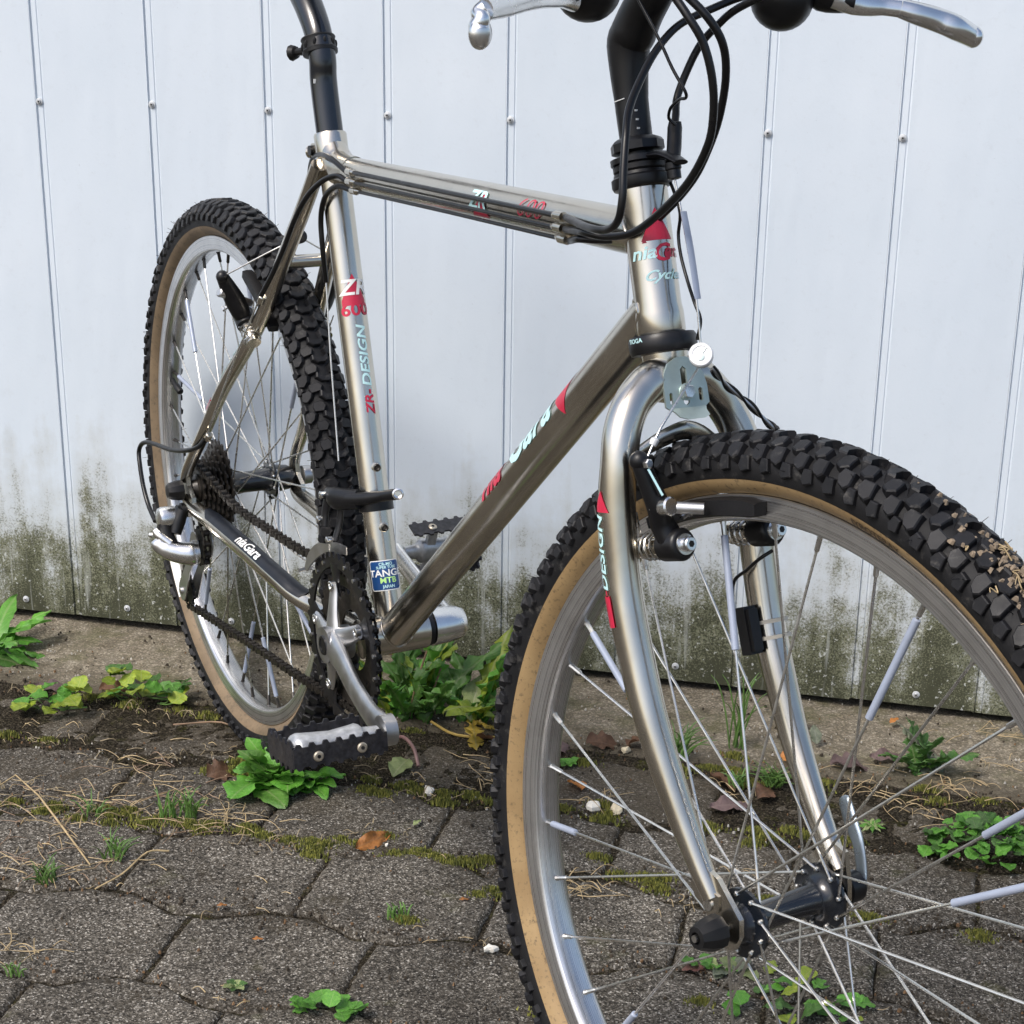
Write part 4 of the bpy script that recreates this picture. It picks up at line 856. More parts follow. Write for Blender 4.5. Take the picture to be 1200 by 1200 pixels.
# ---------- housings and cables
def cab(name, pts, r, mat='cable', mw=B, sm=8): return part(name, G().tube([V(p) for p in pts], r, 12, sm=sm), mat, mw)
FB = lambda q: F.to_3x3() @ V(q) + (F.translation - V((0, 0, RT)))
for key, k in (('hA', 1), ('hB', 2), ('hC', 0)):
    p = ([FB((-.170, .080, .590))] if key == 'hC' else [FB((-.165, -.078 if key == 'hA' else -.070, .618))]) + D[key][:-1] + [list(tt_pt(TB + .012, angs[k], .0045))]
    cab('cable_housing', p, .0027)
cab('cable_housing', [FB((-.168, .078, .600)), FB((-.150, .068, .598))] + D['hD'], .0027)
g = G().tube([V(D['hD'][-1]) + V((0, 0, .004)), V(D['hD'][-1]), V(D['hD'][-1]).lerp(F.to_3x3() @ hang + (F.translation - V((0, 0, RT))), .5), F.to_3x3() @ (hang + AX * .004) + (F.translation - V((0, 0, RT)))], [.0042, .0050, .0050, .0048], 14)
part('cable_guide_sleeve', g, 'plastic')
cab('light_wire', D['wE'], .0011)
cab('brake_cable', D['bc'], .0008, 'steel', F, 6)
part('reflective_strip', G().tube([V(D['bc'][1]) + V((.003, .001, -.004)), V(D['bc'][2]) + V((.0015, .001, 0)), V(D['bc'][3]) + V((.0005, .001, 0))], [.0028, .0030, .0028], 8, flat=.3, flatdir=tuple(PF), sm=5), 'reflect', F)
cab('light_wire', D['wire'], .0012, 'cable', F, 6)
# twisted pair from the hanger disc to the far side
ctr = spline([V(p) for p in D['strad_l'][:1]] + [V((-.1235, .018, .3335)), V((-.1165, .034, .3205)), V((-.1085, .0475, .3070)), V((-.1075, .051, .3045))], 10)
for ph, r, m in ((0, .0009, 'cable'), (PI * .8, .0009, 'cable')):
    pp = [c + (u * math.cos(ph + i * .34) + w * math.sin(ph + i * .34)) * .0021 for i, (c, (u, w, t)) in enumerate(zip(ctr, frames(ctr)))]
    cab('light_wire', pp, r, m, F, 2)
cab('straddle_cable', ctr, .0013, 'alu_d', F, 1)
cab('straddle_cable', D['strad_r'], .00085, 'steel', F, 1)
part('cable_end_barrel', G().rods([(-.0035, .0014), (-.003, .0026), (.001, .0030), (.0025, .0014)], D['strad_r'][3], (V(D['strad_r'][2]) - V(D['strad_r'][3])), 12), 'grey_plastic', F)
dc = V((-.1335, -.001, .3548)); dn = V((.62, -.66, .42)).normalized()
dsk = part('hanger_disc', G().rods([(-.0045, .0070), (-.003, .0082), (.0025, .0084), (.0035, .0076), (.0036, .0060), (.0030, .0058)], dc, dn, 32), 'grey_plastic', F)
sub('disc_bolt', G().rods([(.0032, .0026), (.0044, .0026), (.0045, .0018)], dc - V((0, 0, .0018)), dn, 16), 'zinc', dsk)
q0 = dn.cross(V((0, 0, 1))).normalized(); q1 = q0.cross(dn)
sub('disc_groove', G().tube([dc + dn * .0034 + q0 * .001 + q1 * -.003, dc + dn * .0034 + q0 * -.003 + q1 * .0052], .0004, 6), 'zinc', dsk)

# ---------- slotted lamp bracket on the crown
def plate_mesh():
    O = axF(.3605) + PF * .0195 + V((0, -.0045, 0)); ey = V((0, 1.2, 0)); ez = AX * .9
    def P3(y, z): 
        b = PF * (.0 + (.0016 if z > -.016 else .0016 + (-.016 - z) * .9)); return O + ey * y + ez * z + b
    out = [(-.0155, .000), (-.0145, .010), (-.0105, .018), (-.004, .0222), (.003, .0225), (.0095, .0185), (.0145, .010), (.0165, 0), (.0168, -.0135), (.0140, -.0160), (.0120, -.0190), (.0112, -.0235), (.006, -.0255), (-.006, -.0255), (-.0105, -.0232), (-.0112, -.0190), (-.0135, -.0165), (-.0155, -.0145)]
    holes = [([(-.0022, -.0125), (-.0022, .013), (0, .0155), (.0022, .013), (.0022, -.0125), (0, -.0145)]), ([(-.0122, -.0120), (-.0122, -.0050), (-.0110, -.0038), (-.0098, -.0050), (-.0098, -.0120), (-.0110, -.0132)]), ([(.0095, -.0110), (.0095, -.0030), (.0110, -.0015), (.0125, -.0030), (.0125, -.0110), (.0110, -.0125)])]
    bm = bmesh.new(); edges = []
    for L in [out] + holes:
        vs = [bm.verts.new((y, z, 0)) for y, z in L]
        edges += [bm.edges.new((vs[i], vs[(i + 1) % len(vs)])) for i in range(len(vs))]
    bmesh.ops.triangle_fill(bm, edges=edges, use_beauty=True)
    bmesh.ops.bisect_plane(bm, geom=bm.verts[:] + bm.edges[:] + bm.faces[:], plane_co=(0, -.016, 0), plane_no=(0, 1, 0))
    r = bmesh.ops.extrude_face_region(bm, geom=bm.faces[:]); top = [e for e in r['geom'] if isinstance(e, bmesh.types.BMVert)]
    tset = set(top)
    for v in bm.verts:
        y, z = v.co.x, v.co.y; v.co = P3(y, z) + (PF * .0016 if v in tset else V())
    bmesh.ops.recalc_face_normals(bm, faces=bm.faces); me = bpy.data.meshes.new('lamp_bracket'); bm.to_mesh(me); bm.free(); me.materials.append(MT['zinc']); return me, O
pme, PO = plate_mesh()
lb = link('lamp_bracket', pme, bike, F)
bo = PO + AX * -.004 + PF * .003
sub('bracket_bolt', G().rods([(0, .0058), (.0006, .0060), (.0012, .0058)], bo, PF, 20), 'zinc', lb)
sub('bracket_bolt', G().rods([(.0012, .0050), (.0045, .0050), (.0050, .0044)], bo, PF, 6), 'alu', lb, 20)

# ---------- front cantilever brakes
def canti(fr, side, piv, fwd, upd, tip, padc, rear=False):
    """piv pivot head centre, fwd = boss axis direction, tip = cable end of the arm"""
    b = link('brake_arm', None, bike, fr); piv, tip, padc = V(piv), V(tip), V(padc); fwd = V(fwd).normalized()
    sub('brake_boss', G().rods([(-.044, .0080), (-.036, .0068), (-.014, .0066)], piv, fwd, 18), 'nickel', b)
    sub('pivot_collar', G().rods([(-.038, .0078), (-.034, .0082), (-.033, .0068)], piv, fwd, 12), 'nickel', b)
    g = G().rods([(-.020, .0095), (-.0195, .0108), (-.003, .0112), (-.001, .0100), (0, .0082)], piv, fwd, 26)
    mid = piv.lerp(tip, .45) + fwd * -.006
    g.tube([piv + fwd * -.010, piv.lerp(mid, .55) + fwd * -.008, mid, mid.lerp(tip, .55) + fwd * .000, tip], [.0098, .0102, .0108, .0088, .0066] if rear else [.0098, .0092, .0088, .0075, .0062], 16, flat=.8, flatdir=tuple(fwd), sm=5)
    g.ball(tip, .0068, 14, 8, (1, 1, 1))
    sub('arm_body', g, 'black', b, 50)
    sub('pivot_bolt', G().rods([(-.0005, .0075), (.0012, .0072), (.0014, .0050), (.0062, .0050), (.0070, .0042), (.0070, .0024)], piv, fwd, 22), 'alu', b)
    sub('hex_socket', G().rods([(.0069, .0024), (.0072, .0024)], piv, fwd, 6), 'plastic', b)
    tp = (tip - piv).normalized(); sdv = tp.cross(fwd).normalized()
    sub('pinch_bolt', G().rods([(.0050, .0034), (.0085, .0034), (.0092, .0026)], tip - tp * .003, fwd, 6), 'alu', b, 20)
    sub('arm_recess', G().tube([piv.lerp(tip, .60) + fwd * .0040, piv.lerp(tip, .78) + fwd * .0048], [.0026, .0024], 10, flat=.6, flatdir=tuple(fwd)), 'rubber', b)
    sub('return_spring', G().tube([piv + fwd * -.024 + (sdv * math.cos(k * .7) + tp * math.sin(k * .7)) * .0092 + fwd * (-.0006 * k) for k in range(30)] + [piv + fwd * -.040 + tp * .024 + sdv * .006], .0008, 6), 'steel', b)
    sub('link_screw', G().rods([(0, .0020), (.006, .0020), (.0065, .0030), (.009, .0030)], piv.lerp(tip, .25) + sdv * .008, sdv, 8), 'steel', b)
    inw = (padc - (mid + fwd * .004)); inw.x = inw.z = 0
    pc = mid + fwd * .004; e = V((padc.x, padc.y, padc.z)); 
    sub('pad_post', G().tube([pc - (e - pc) * (.9 if rear else .34), pc - (e - pc) * (.86 if rear else .30), e], [.0034, .0046, .0040], 14), 'alu_d', b)
    sub('post_clamp', G().rods([(-.0055, .0052), (-.005, .0064), (.0045, .0064), (.0055, .0052)], pc + fwd * .004, fwd, 18), 'alu', b)
    return b
UPF = AX
pivR = V((-.0885, -.0400, .2400)); pivL = V((-.0870, .0400, .2400))
ba = canti(F, -1, pivR, PF, AX, V(D['arm'][0]) + V((0, 0, 0)), (-.083, -.031, .2650))
bb = canti(F, 1, pivL, PF, AX, V((D['arm'][0][0], -D['arm'][0][1], D['arm'][0][2])), (-.083, .031, .2650))
def pad(par, side, r, a0, a1, y):
    g = G(); rings = []
    n = 10
    for k in range(n + 1):
        a = R(a0 + (a1 - a0) * k / n); e = .72 if k in (0, n) else 1
        rings.append(g.ring([((r + dr * e) * math.cos(a), side * (y + dy), (r + dr * e) * math.sin(a)) for dr, dy in ((-.0060, 0), (-.0064, .006), (-.0050, .0105), (.0050, .0105), (.0066, .006), (.0062, 0))]))
    g.skin(rings); sub('brake_pad', g, 'pad', par, 40)
for s, b_ in ((-1, ba), (1, bb)): pad(b_, s, .2775, 122, 99, .0135)
on_poly(ba, [(-.010, -.0022), (-.010, -.0006), (.010, -.0006), (.010, -.0022)], 'cyan', pivR.lerp(V(D['arm'][0]), .55), V(D['arm'][0]), .0078, -60, .012, U_RIGHT)
# magnet sensor strapped to the left blade
SP = [V(q) for q in D['sens']]; sc_ = (SP[0] + SP[2]) / 2
bdir = (V(D['bladeL'][9]) - V(D['bladeL'][7])).normalized(); fx = bdir.cross(V((0, 1, 0))).normalized()
mxs = M((fx, V((0, 1, 0)), bdir)).transposed()
sen = part('wheel_sensor', G().box(sc_ + V((0, .004, 0)), (.0095, .011, .034), mxs).box(sc_ + V((0, .004, 0)) + fx * .006, (.004, .0085, .030), mxs).box(sc_ + V((0, .004, 0)) - fx * .0058, (.003, .007, .022), mxs), 'plastic', F)
for k, (i, j) in enumerate(((0, 1), (2, 3))):
    b0_, b1_ = V(D['bladeL'][8]), V(D['bladeL'][9]); c0 = sc_ + bdir * (.0045 if k else -.007) * -1; c0 = b0_ + (b1_ - b0_) * ((c0 - b0_).dot(b1_ - b0_) / (b1_ - b0_).length_squared)
    g = G(); n = 28; rings = []
    for q in range(n):
        a = 2 * PI * q / n; rr = .0135 + (.006 if math.cos(a - PI * 1.1) > .6 else 0)
        d = fx * math.cos(a) + V((0, 1, 0)) * math.sin(a); rings.append(g.ring([c0 + d * rr + bdir * z for z in (-.0013, .0013)] + [c0 + d * (rr + .0011) + bdir * z for z in (.0013, -.0013)]))
    g.skin(rings, loop=True); sub('zip_tie', g, 'zip', sen)
cab('sensor_wire', [(-.094, .047, .222)] + D['senswire'][1:], .0013, 'cable', F, 6)

# ---------- rear cantilever brakes
rbR = [V(p) for p in D['rbrake']]
pr_ = V((.098, -.040, .232))
sd2 = (V(D['stayR'][3]) - V(D['stayR'][6])).normalized(); bk = V((0, 1, 0)).cross(sd2).normalized(); bk = bk if bk.x < 0 else -bk
for s in (-1, 1):
    pv = V((.1560, s * .0400, .2130)) + bk * .030
    tipp = V((.1500, s * .066, .2730)) + (V((0, 0, 0)))
    b_ = canti(B, s, pv, bk, sd2, tipp, (.1345, s * .031, .240), True)
    pad(b_, s, .2775, 52, 71, .0135)
    cab('straddle_cable', [tipp, (.186, s * .03, .301), (.2015, 0, .3185)], .0009, 'steel', B, 1)
part('straddle_hanger', G().rods([(-.004, .005), (-.003, .007), (.003, .007), (.004, .005)], (.2015, 0, .3185), (1, 0, .3), 16), 'black')
cab('brake_cable', [(.2315, 0, .368), (.214, 0, .340), (.2015, 0, .3185)], .0009, 'steel', B, 2)
cab('cable_housing', [list(tt_pt(TA - .012, angs[0], .0045))] + D['bcable'][1:], .0026)
part('rear_cable_hanger', G().tube([(.275, 0, .386), (.25, 0, .382), (.2315, 0, .372)], [.004, .0045, .005], 12), 'black')
cab('cable_housing', [list(tt_pt(TA - .012, angs[1], .0045))] + D['rcable'][1:], .0026)
fc = [list(tt_pt(TA - .012, angs[2], .0045))] + D['fcable'][1:]
cab('cable_housing', fc, .0026)
cab('gear_cable', [fc[-1], (.315, -.014, .22), (.352, -.022, .125)], .0008, 'steel', B, 1)
p0, p1 = V(D['rcable'][-1]), V((.066, -.0625, .080))
cab('gear_cable', [p0, p0.lerp(p1, .5) + V((.004, -.0035, 0)), p1], .0009, 'steel', B, 3)
for p in (p0, p1):
    part('cable_stop', G().rods([(-.005, .0030), (-.004, .0040), (.005, .0040), (.006, .0030)], p + V((.002, .0018, 0)), (p1 - p0), 14), 'nickel')
cab('cable_housing', D['rcable2'], .0027)

# ---------- seat post, clamp ring, saddle above the frame of the picture
P = [V(p) for p in D['seatpost']]; P[0] = STt - SD * .02; P[1] = STt + SD * .045
post = part('seat_post', G().tube(P + [V((.205, 0, .567))], [.0130, .0130, .0130, .0132, .0138, .0142, .0135], 28, sm=6), 'anod', B, 50)
cA = V(D['collar'][0]); cd = (P[3] - P[2]).normalized()
cl = part('seat_post_ring', G().rods([(-.0085, .0135), (-.0080, .0168), (-.005, .0172), (-.0035, .0160), (.0040, .0160), (.0065, .0168), (.0075, .0164), (.0080, .0135)], cA + V((.002, 0, -.001)), cd, 32), 'plastic')
for k in range(10):
    a = 2 * PI * k / 10; u = cd.cross(V((0, 1, 0))); 
    sub('ring_slot', G().ball(cA + V((.002, 0, -.001)) + (u * math.cos(a) + V((0, 1, 0)) * math.sin(a)) * .0158, .0027, 8, 6, (.7, .7, 1.4)), 'rubber', cl)
k0 = V((.2405, -.004, .5035)); k1 = V((.2290, -.0095, .5013))
sub('ring_screw', G().tube([k0, k1, k1 + (k1 - k0) * .12, k1 + (k1 - k0) * .55, k1 + (k1 - k0) * .6], [.0042, .0036, .0062, .0078, .0066], 10), 'plastic', cl)
sub('size_mark', G().box(P[1].lerp(P[2], .2) + V((.0065, -.0114, 0)), (.0006, .003, .004)), 'white', post)
sad = link('saddle', None, bike, B)
g = G(); rings = []
for i in range(13):
    t = i / 12; x = .365 - t * .27; w = .018 + .058 * max(0, (t - .35) / .65) ** 1.3; z = .640 + .010 * math.cos(t * 5)
    rings.append(g.ring([(x, w * math.cos(a), z + (.013 if math.sin(a) > 0 else .030 * (1 - t * .4)) * math.sin(a)) for a in [2 * PI * k / 20 for k in range(20)]]))
g.skin(rings); sub('saddle_cover', g, 'pad', sad, 60)
for s in (-1, 1): sub('saddle_rail', G().tube([(.33, s * .008, .628), (.28, s * .020, .603), (.18, s * .022, .600), (.12, s * .035, .625)], .0035, 10, sm=5), 'steel', sad)
sub('saddle_clamp', G().rods([(-.026, .012), (-.022, .016), (.022, .016), (.026, .012)], (.212, 0, .590), (0, 1, 0), 20), 'black', sad)

# ---------- cranks, rings, pedals
ck = R(-5.3); cx = V((math.cos(ck), 0, math.sin(ck))); cz = V((-math.sin(ck), 0, math.cos(ck)))
cs = link('crankset', None, bike, B @ T3(BB))
for T_, y, inn in ((43, -.0520, .0735), (34, -.0455, .0545), (24, -.0390, .036)):
    r = T_ * .0127 / (2 * PI) + .0012
    sub('chainring', G().gear(r, inn if T_ > 24 else .030, T_, y - .0011, y + .0011, h=.0050), 'oily' if T_ < 43 else 'black', cs, 20)
for k in range(5):
    a = ck + R(36) + k * R(72); d = V((math.cos(a), 0, math.sin(a))); e = V((-d.z, 0, d.x))
    g = G().tube([d * .012 + V((0, -.060, 0)), d * .030 + V((0, -.0585, 0)), d * .050 + V((0, -.0555, 0)), d * .0585 + V((0, -.0555, 0))], [.0135, .0100, .0078, .0070], 14, flat=.42, flatdir=(0, 1, 0), sm=3)
    sub('spider_arm', g, 'alu_d', cs, 50)
    g = G().tube([d * .049 + V((0, -.0520, 0)), d * .062 + V((0, -.0520, 0)), d * .077 + V((0, -.0520, 0))], [.0075, .0085, .0140], 14, flat=.12, flatdir=(0, 1, 0), sm=3); sub('chainring_tab', g, 'black', cs, 40)
    b_ = a + R(36); d2 = V((math.cos(b_), 0, math.sin(b_)))
    for q in (-.28, 0, .28): sub('shift_pin', G().rods([(0, .0021), (.0012, .0021)], V((math.cos(b_ + q) * .080, -.0532, math.sin(b_ + q) * .080)), (0, -1, 0), 10), 'steel', cs)
    sub('chainring_bolt', G().rods([(.0, .0052), (.0045, .0052), (.0050, .0044), (.0050, .0028), (.0042, .0026)], d * .0555 + V((0, -.0545, 0)), (0, -1, 0), 18), 'alu', cs)
g = G().tube([V((0, -.045, 0)), V((0, -.0715, 0))], [.0165, .0178], 30)
g.tube([V((0, -.064, 0)), cx * .030 + V((0, -.0665, 0)), cx * .085 + cz * -.004 + V((0, -.0740, 0)), cx * .140 + cz * -.003 + V((0, -.0800, 0)), cx * .170 + V((0, -.0800, 0)), cx * .1785 + V((0, -.0800, 0))], [.0175, .0150, .0132, .0132, .0145, .0060], 22, flat=.46, flatdir=(0, 1, 0), sm=6)
sub('crank_arm', g, 'alu_d', cs, 50)
sub('crank_arm', G().rods([(-.0062, .0125), (-.0058, .0142), (.0058, .0142), (.0064, .0125)], cx * .170 + V((0, -.0800, 0)), (0, 1, 0), 28), 'alu_d', cs)
sub('crank_bolt', G().rods([(0, .0098), (.0016, .0092), (.0018, .0070), (.0010, .0068), (.0010, .003)], (0, -.0714, 0), (0, -1, 0), 22), 'black', cs)
g = G().rods([(.0400, .0150), (.0410, .0188), (.058, .0182), (.070, .0168), (.076, .0140), (.0785, .0085), (.079, .002)], (0, 0, 0), (0, 1, 0), 32)
g.tube([V((0, .062, 0)), -cx * .030 + V((0, .066, 0)), -cx * .085 + V((0, .0720, 0)), -cx * .150 + V((0, .0785, 0)), -cx * .168 + V((0, .0800, 0)), -cx * .182 + V((0, .0800, 0))], [.0165, .0145, .0130, .0130, .0140, .0080], 22, flat=.46, flatdir=(0, 1, 0), sm=6)
sub('crank_arm', g, 'alu', cs, 50)
def pedal(c, side, tilt):
    p = link('pedal', None, bike, B @ T3(c) @ M.Rotation(R(tilt), 4, 'Y')); yy = lambda v: side * v
    g = G().tube([V((0, yy(.006), 0)), V((0, yy(.020), 0)), V((0, yy(.026), 0)), V((0, yy(.050), 0)), V((0, yy(.080), 0)), V((0, yy(.087), 0))], [.0075, .0090, .0150, .0120, .0165, .0110], 20, flat=.75, flatdir=(0, 0, 1), sm=4)
    g.box(V((0, yy(.034), -.003)), (.056, .010, .006)); g.box(V((0, yy(.074), -.003)), (.056, .010, .006))
    sub('pedal_body', g, MT_PED, p, 40)
    for sx_ in (-1, 1):
        g = G(); n = 7; L0, L1 = .010, .096; P_ = []
        for k in range(n):
            a = L0 + (L1 - L0) * k / n; b = (L1 - L0) / n
            P_ += [(a, .0085), (a + b * .30, .0085), (a + b * .45, .0118), (a + b * .72, .0118), (a + b * .85, .0085)]
        P_ += [(L1, .0080), (L1, -.0080)]
        for k in range(n - 1, -1, -1):
            a = L0 + (L1 - L0) * k / n; b = (L1 - L0) / n
            P_ += [(a + b * .85, -.0085), (a + b * .72, -.0112), (a + b * .45, -.0112), (a + b * .30, -.0085), (a, -.0085)]
        g.prism([V((sx_ * .030, yy(u), z)) for u, z in P_], (sx_ * .0022, 0, 0)); sub('pedal_cage', g, MT_CAGE, p, 20)
        for u in (.034, .074):
            sub('pedal_rivet', G().rods([(0, .0046), (.0012, .0046), (.0020, .0036), (.0021, .0018), (.0016, .0017)], (sx_ * .0322, yy(u), -.001), (sx_, 0, 0), 18), MT_RIV, p)
            sub('rivet_hole', G().rods([(.0017, .0016), (.0023, .0016)], (sx_ * .0322, yy(u), -.001), (sx_, 0, 0), 10), 'rubber', p)
    g = G(); P_ = []
    for k in range(5): z0 = -.030 + k * .012; P_ += [(z0, .0095), (z0 + .003, .0140), (z0 + .006, .0140), (z0 + .0085, .0095)]
    P_ += [(.030, .0095), (.030, -.0095)] + [(z, -h) for z, h in reversed(P_)] + [(-.030, -.0095)]
    g.prism([V((x, yy(.094), z)) for x, z in P_], (0, yy(.0022), 0)); sub('pedal_cage', g, MT_CAGE, p, 20)
MT_PED = plain('scuffed_pedal_casting', (.50, .51, .52), .38, .7, .3, 120, bump=.5, dust=.35, dcol=(.2, .18, .16))
MT_CAGE = plain('scratched_black_cage', (.022, .022, .026), .36, .3, .6, 220, bump=.2, dust=.2)
MT_RIV = plain('tarnished_rivet', (.45, .40, .32), .4, .8)
pedal(BB + cx * .170 + V((0, -.0830, 0)), -1, -10)
pedal(BB - cx * .170 + V((0, .0830, 0)), 1, -68)

# ---------- chain
def chain(path, name='chain_run'):
    g = G(); pts = spline(path, 20); L = [0]
    for a, b in zip(pts[:-1], pts[1:]): L.append(L[-1] + (b - a).length)
    def at(s):
        for i in range(len(L) - 1):
            if L[i + 1] >= s: t = (s - L[i]) / (L[i + 1] - L[i]); return pts[i].lerp(pts[i + 1], t)
        return pts[-1]
    p = .0127; k = 0
    while (k + 1) * p < L[-1]:
        a, b = at(k * p), at((k + 1) * p); d = (b - a).normalized(); y = V((0, 1, 0)); y = (y - d * y.dot(d)).normalized(); z = d.cross(y)
        off = .0031 if k % 2 else .0021
        for s in (-1, 1):
            P_ = []
            for c, sg in ((a, -1), (b, 1)):
                for q in range(5):
                    an = -PI / 2 + PI * q / 4; P_.append(c + (d * math.cos(an) * sg + z * math.sin(an) * sg) * .0042)
            m = (a + b) / 2; P_.insert(5, m + z * .0030); P_.append(m - z * .0030)
            g.prism([q_ + y * (s * off) for q_ in P_], y * (s * .0009))
        g.cyl(a - y * .0042, a + y * .0042, .0021, n=8); g.cyl(a - y * .0022, a + y * .0022, .0038, n=8)
        k += 1
    return g
ch = link('chain', None, bike, B)
yc, yr = -.0500, -.0455
rc, rr_ = .0345, .0690
c_up = [V((-.006, -.0530, .030)), V((.03, -.0528, .0245)), V((.122, -.0500, .013)), V((.216, -.0478, .0165)), V((.320, -.0468, .0235)), V((.425, yr, BB.z + rr_ + .001))]
sub('chain_run', chain(c_up), 'oily', ch, 30, kind='stuff')
arc = [BB + V((rr_ * math.cos(a), yr, rr_ * math.sin(a))) for a in [R(92 - k * 15) for k in range(13)]]; arc = [V((p.x, yr, p.z)) for p in arc]
sub('chain_run', chain(arc), 'oily', ch, 30, kind='stuff')
low = [V((.428, yr, BB.z - rr_)), V((.332, -.0465, -.117)), V((.15, -.0475, -.140)), V((-.062, -.0495, -.1680))]
sub('chain_run', chain(low), 'oily', ch, 30, kind='stuff')
PU, PL = V((-.008, -.0510, -.070)), V((-.064, -.0495, -.148))
arc = [PL + V((.022 * math.cos(a), 0, .022 * math.sin(a))) for a in [R(-90 - 20 * k) for k in range(6)]] + [PU + V((-.018, 0, -.014)), PU + V((.018, 0, -.006)), PU + V((.021, 0, .006)), V((.036, -.0525, .004)), V((.030, -.053, .020))]
arc = [PL + V((0, 0, -.0215)), PL + V((-.0215, 0, 0)), PL.lerp(PU, .45) + V((-.014, 0, .008)), PU + V((.014, 0, -.020)), PU + V((.023, 0, 0)), PU + V((.016, 0, .022)), V((-.022, -.0530, -.026)), V((-.034, -.0530, -.004)), V((-.028, -.0530, .020)), V((-.006, -.053, .030))]
sub('chain_run', chain(arc), 'oily', ch, 30, kind='stuff')

# ---------- rear derailleur
rd = link('rear_derailleur', None, bike, B); Q = {k: V(v) for k, v in D['RDlist'].items()}
sub('mount_bolt', G().rods([(0, .009), (.004, .009), (.005, .0065)], (.002, -.072, -.024), (0, -1, 0), 16), 'black', rd)
g = G().tube([V((.000, -.074, -.022)), V((.0, -.080, -.036)), V((.004, -.086, -.050))], [.011, .013, .011], 16, flat=.7, sm=3)
sub('upper_bracket', g, 'black', rd, 50)
g = G().rods([(0, .0110), (.002, .0135), (.016, .0135), (.020, .0120), (.0215, .009)], (-.006, -.080, -.0335), (0, -1, 0), 26); sub('upper_barrel', g, 'alu', rd)
pass  # , G().rods([(0, .004), (.004, .0062), (.016, .0074), (.0225, .0058), (.025, .004)], (-.052, -.092, -.0525), (1, .1, .28), 12), 'black', rd, 25) if False else None
g = G().tube([V((.002, -.1085, -.0545)), V((.004, -.106, -.0580)), V((.009, -.098, -.0645)), V((.016, -.086, -.0690)), V((.022, -.072, -.0710)), V((.023, -.0640, -.0710))], [.0045, .0092, .0118, .0125, .0138, .0120], 22, flat=1.0, sm=5)
sub('knuckle', g, 'alu', rd, 50)
g = G().tube([V((-.002, -.096, -.038)), V((.004, -.094, -.054)), V((.010, -.088, -.066))], [.0085, .0110, .0095], 12, flat=.8, sm=3); sub('knuckle', G().tube([V((.001, -.108, -.044)), V((.006, -.104, -.050)), V((.014, -.094, -.059))], [.0040, .0062, .0070], 14, flat=.8, sm=4), 'alu', rd, 50)
sub('parallelogram', g, 'plastic', rd, 50)
sub('limit_screw', G().rods([(0, .0032), (.004, .0032), (.005, .002)], (-.006, -.108, -.052), (-.5, -1, 0), 12), 'steel', rd)
def cage(y, m, r0, r1):
    g = G(); d = (PL - PU).normalized(); e = V((-d.z, 0, d.x)); P_ = []
    for c, r, a0 in ((PU, r0, 90), (PL, r1, 270)):
        for k in range(7):
            a = R(a0 + 180 * k / 6 - 180 + 180); P_.append(c + (e * math.cos(a - PI / 2) * -1 + d * -math.sin(a - PI / 2) * -1) * 0 + (d * -math.sin(R(180 * k / 6)) + e * math.cos(R(180 * k / 6))) * r * (1 if c is PU else -1))
    P_.insert(7, PU.lerp(PL, .5) - e * .0075); P_.append(PU.lerp(PL, .5) + e * .0075)
    P_ = [V((p.x, y, p.z)) for p in P_]; g.prism(P_, (0, .0014, 0)); return g
sub('cage_plate', cage(-.0590, 'chrome', .0145, .0125), 'alu_d', rd); sub('cage_plate', cage(-.0425, 'chrome', .0185, .0125), 'alu_d', rd)
for c in (PU, PL):
    sub('jockey_wheel', G().gear(.0200, .004, 11, c.y - .0018, c.y + .0018, (c.x, 0, c.z), .0035), 'plastic', rd, 20)
    sub('jockey_bolt', G().rods([(0, .0042), (.0025, .0042), (.003, .003)], V((c.x, -.0590, c.z)), (0, -1, 0), 14), 'steel', rd)
sub('cable_arm', G().tube([V((-.010, -.103, -.046)), V((-.018, -.100, -.050)), V((-.018, -.094, -.058))], .0014, 8, sm=4), 'steel', rd)

# ---------- front derailleur
fd = link('front_derailleur', None, bike, B)
cpt = BB + SD * .128
sub('clamp_band', G().rods([(-.007, .0150), (-.0068, .0172), (.0068, .0172), (.007, .0150)], cpt, SD, 28), 'black', fd)
g = G().tube([V((.345, -.030, .090)), V((.362, -.030, .091)), V((.378, -.026, .094)), V((.396, -.019, .098))], [.008, .0115, .0110, .0095], 16, flat=.7, flatdir=(0, 1, 0), sm=4)
g.tube([V((.385, -.024, .096)), V((.404, -.017, .1010)), V((.424, -.0065, .1080)), V((.4440, .0, .1150))], [.0078, .0062, .0052, .0056], 14, sm=4)
sub('linkage', g, 'black', fd, 50)
sub('pinch_bolt', G().rods([(-.003, .0052), (.002, .0056), (.0025, .004), (.0012, .0025)], (.4455, -.0004, .1157), (1, -.4, .2), 16), 'alu', fd)
for p, r in (((.351, -.040, .092), .0040), ((.347, -.042, .066), .0036), ((.366, -.040, .050), .0036)):
    sub('linkage_pin', G().rods([(-.004, r * .9), (0, r), (.0015, r), (.0022, r * .7)], p, (0, -1, 0), 16), 'alu', fd)
g = G().tube([V((.352, -.034, .088)), V((.350, -.036, .074)), V((.352, -.038, .060))], [.006, .0055, .006], 12, flat=.6, sm=3)
g.tube([V((.366, -.026, .086)), V((.368, -.028, .068)), V((.370, -.034, .050))], [.0052, .0048, .0050], 12, flat=.6, sm=3); sub('swing_link', g, 'black', fd, 50)
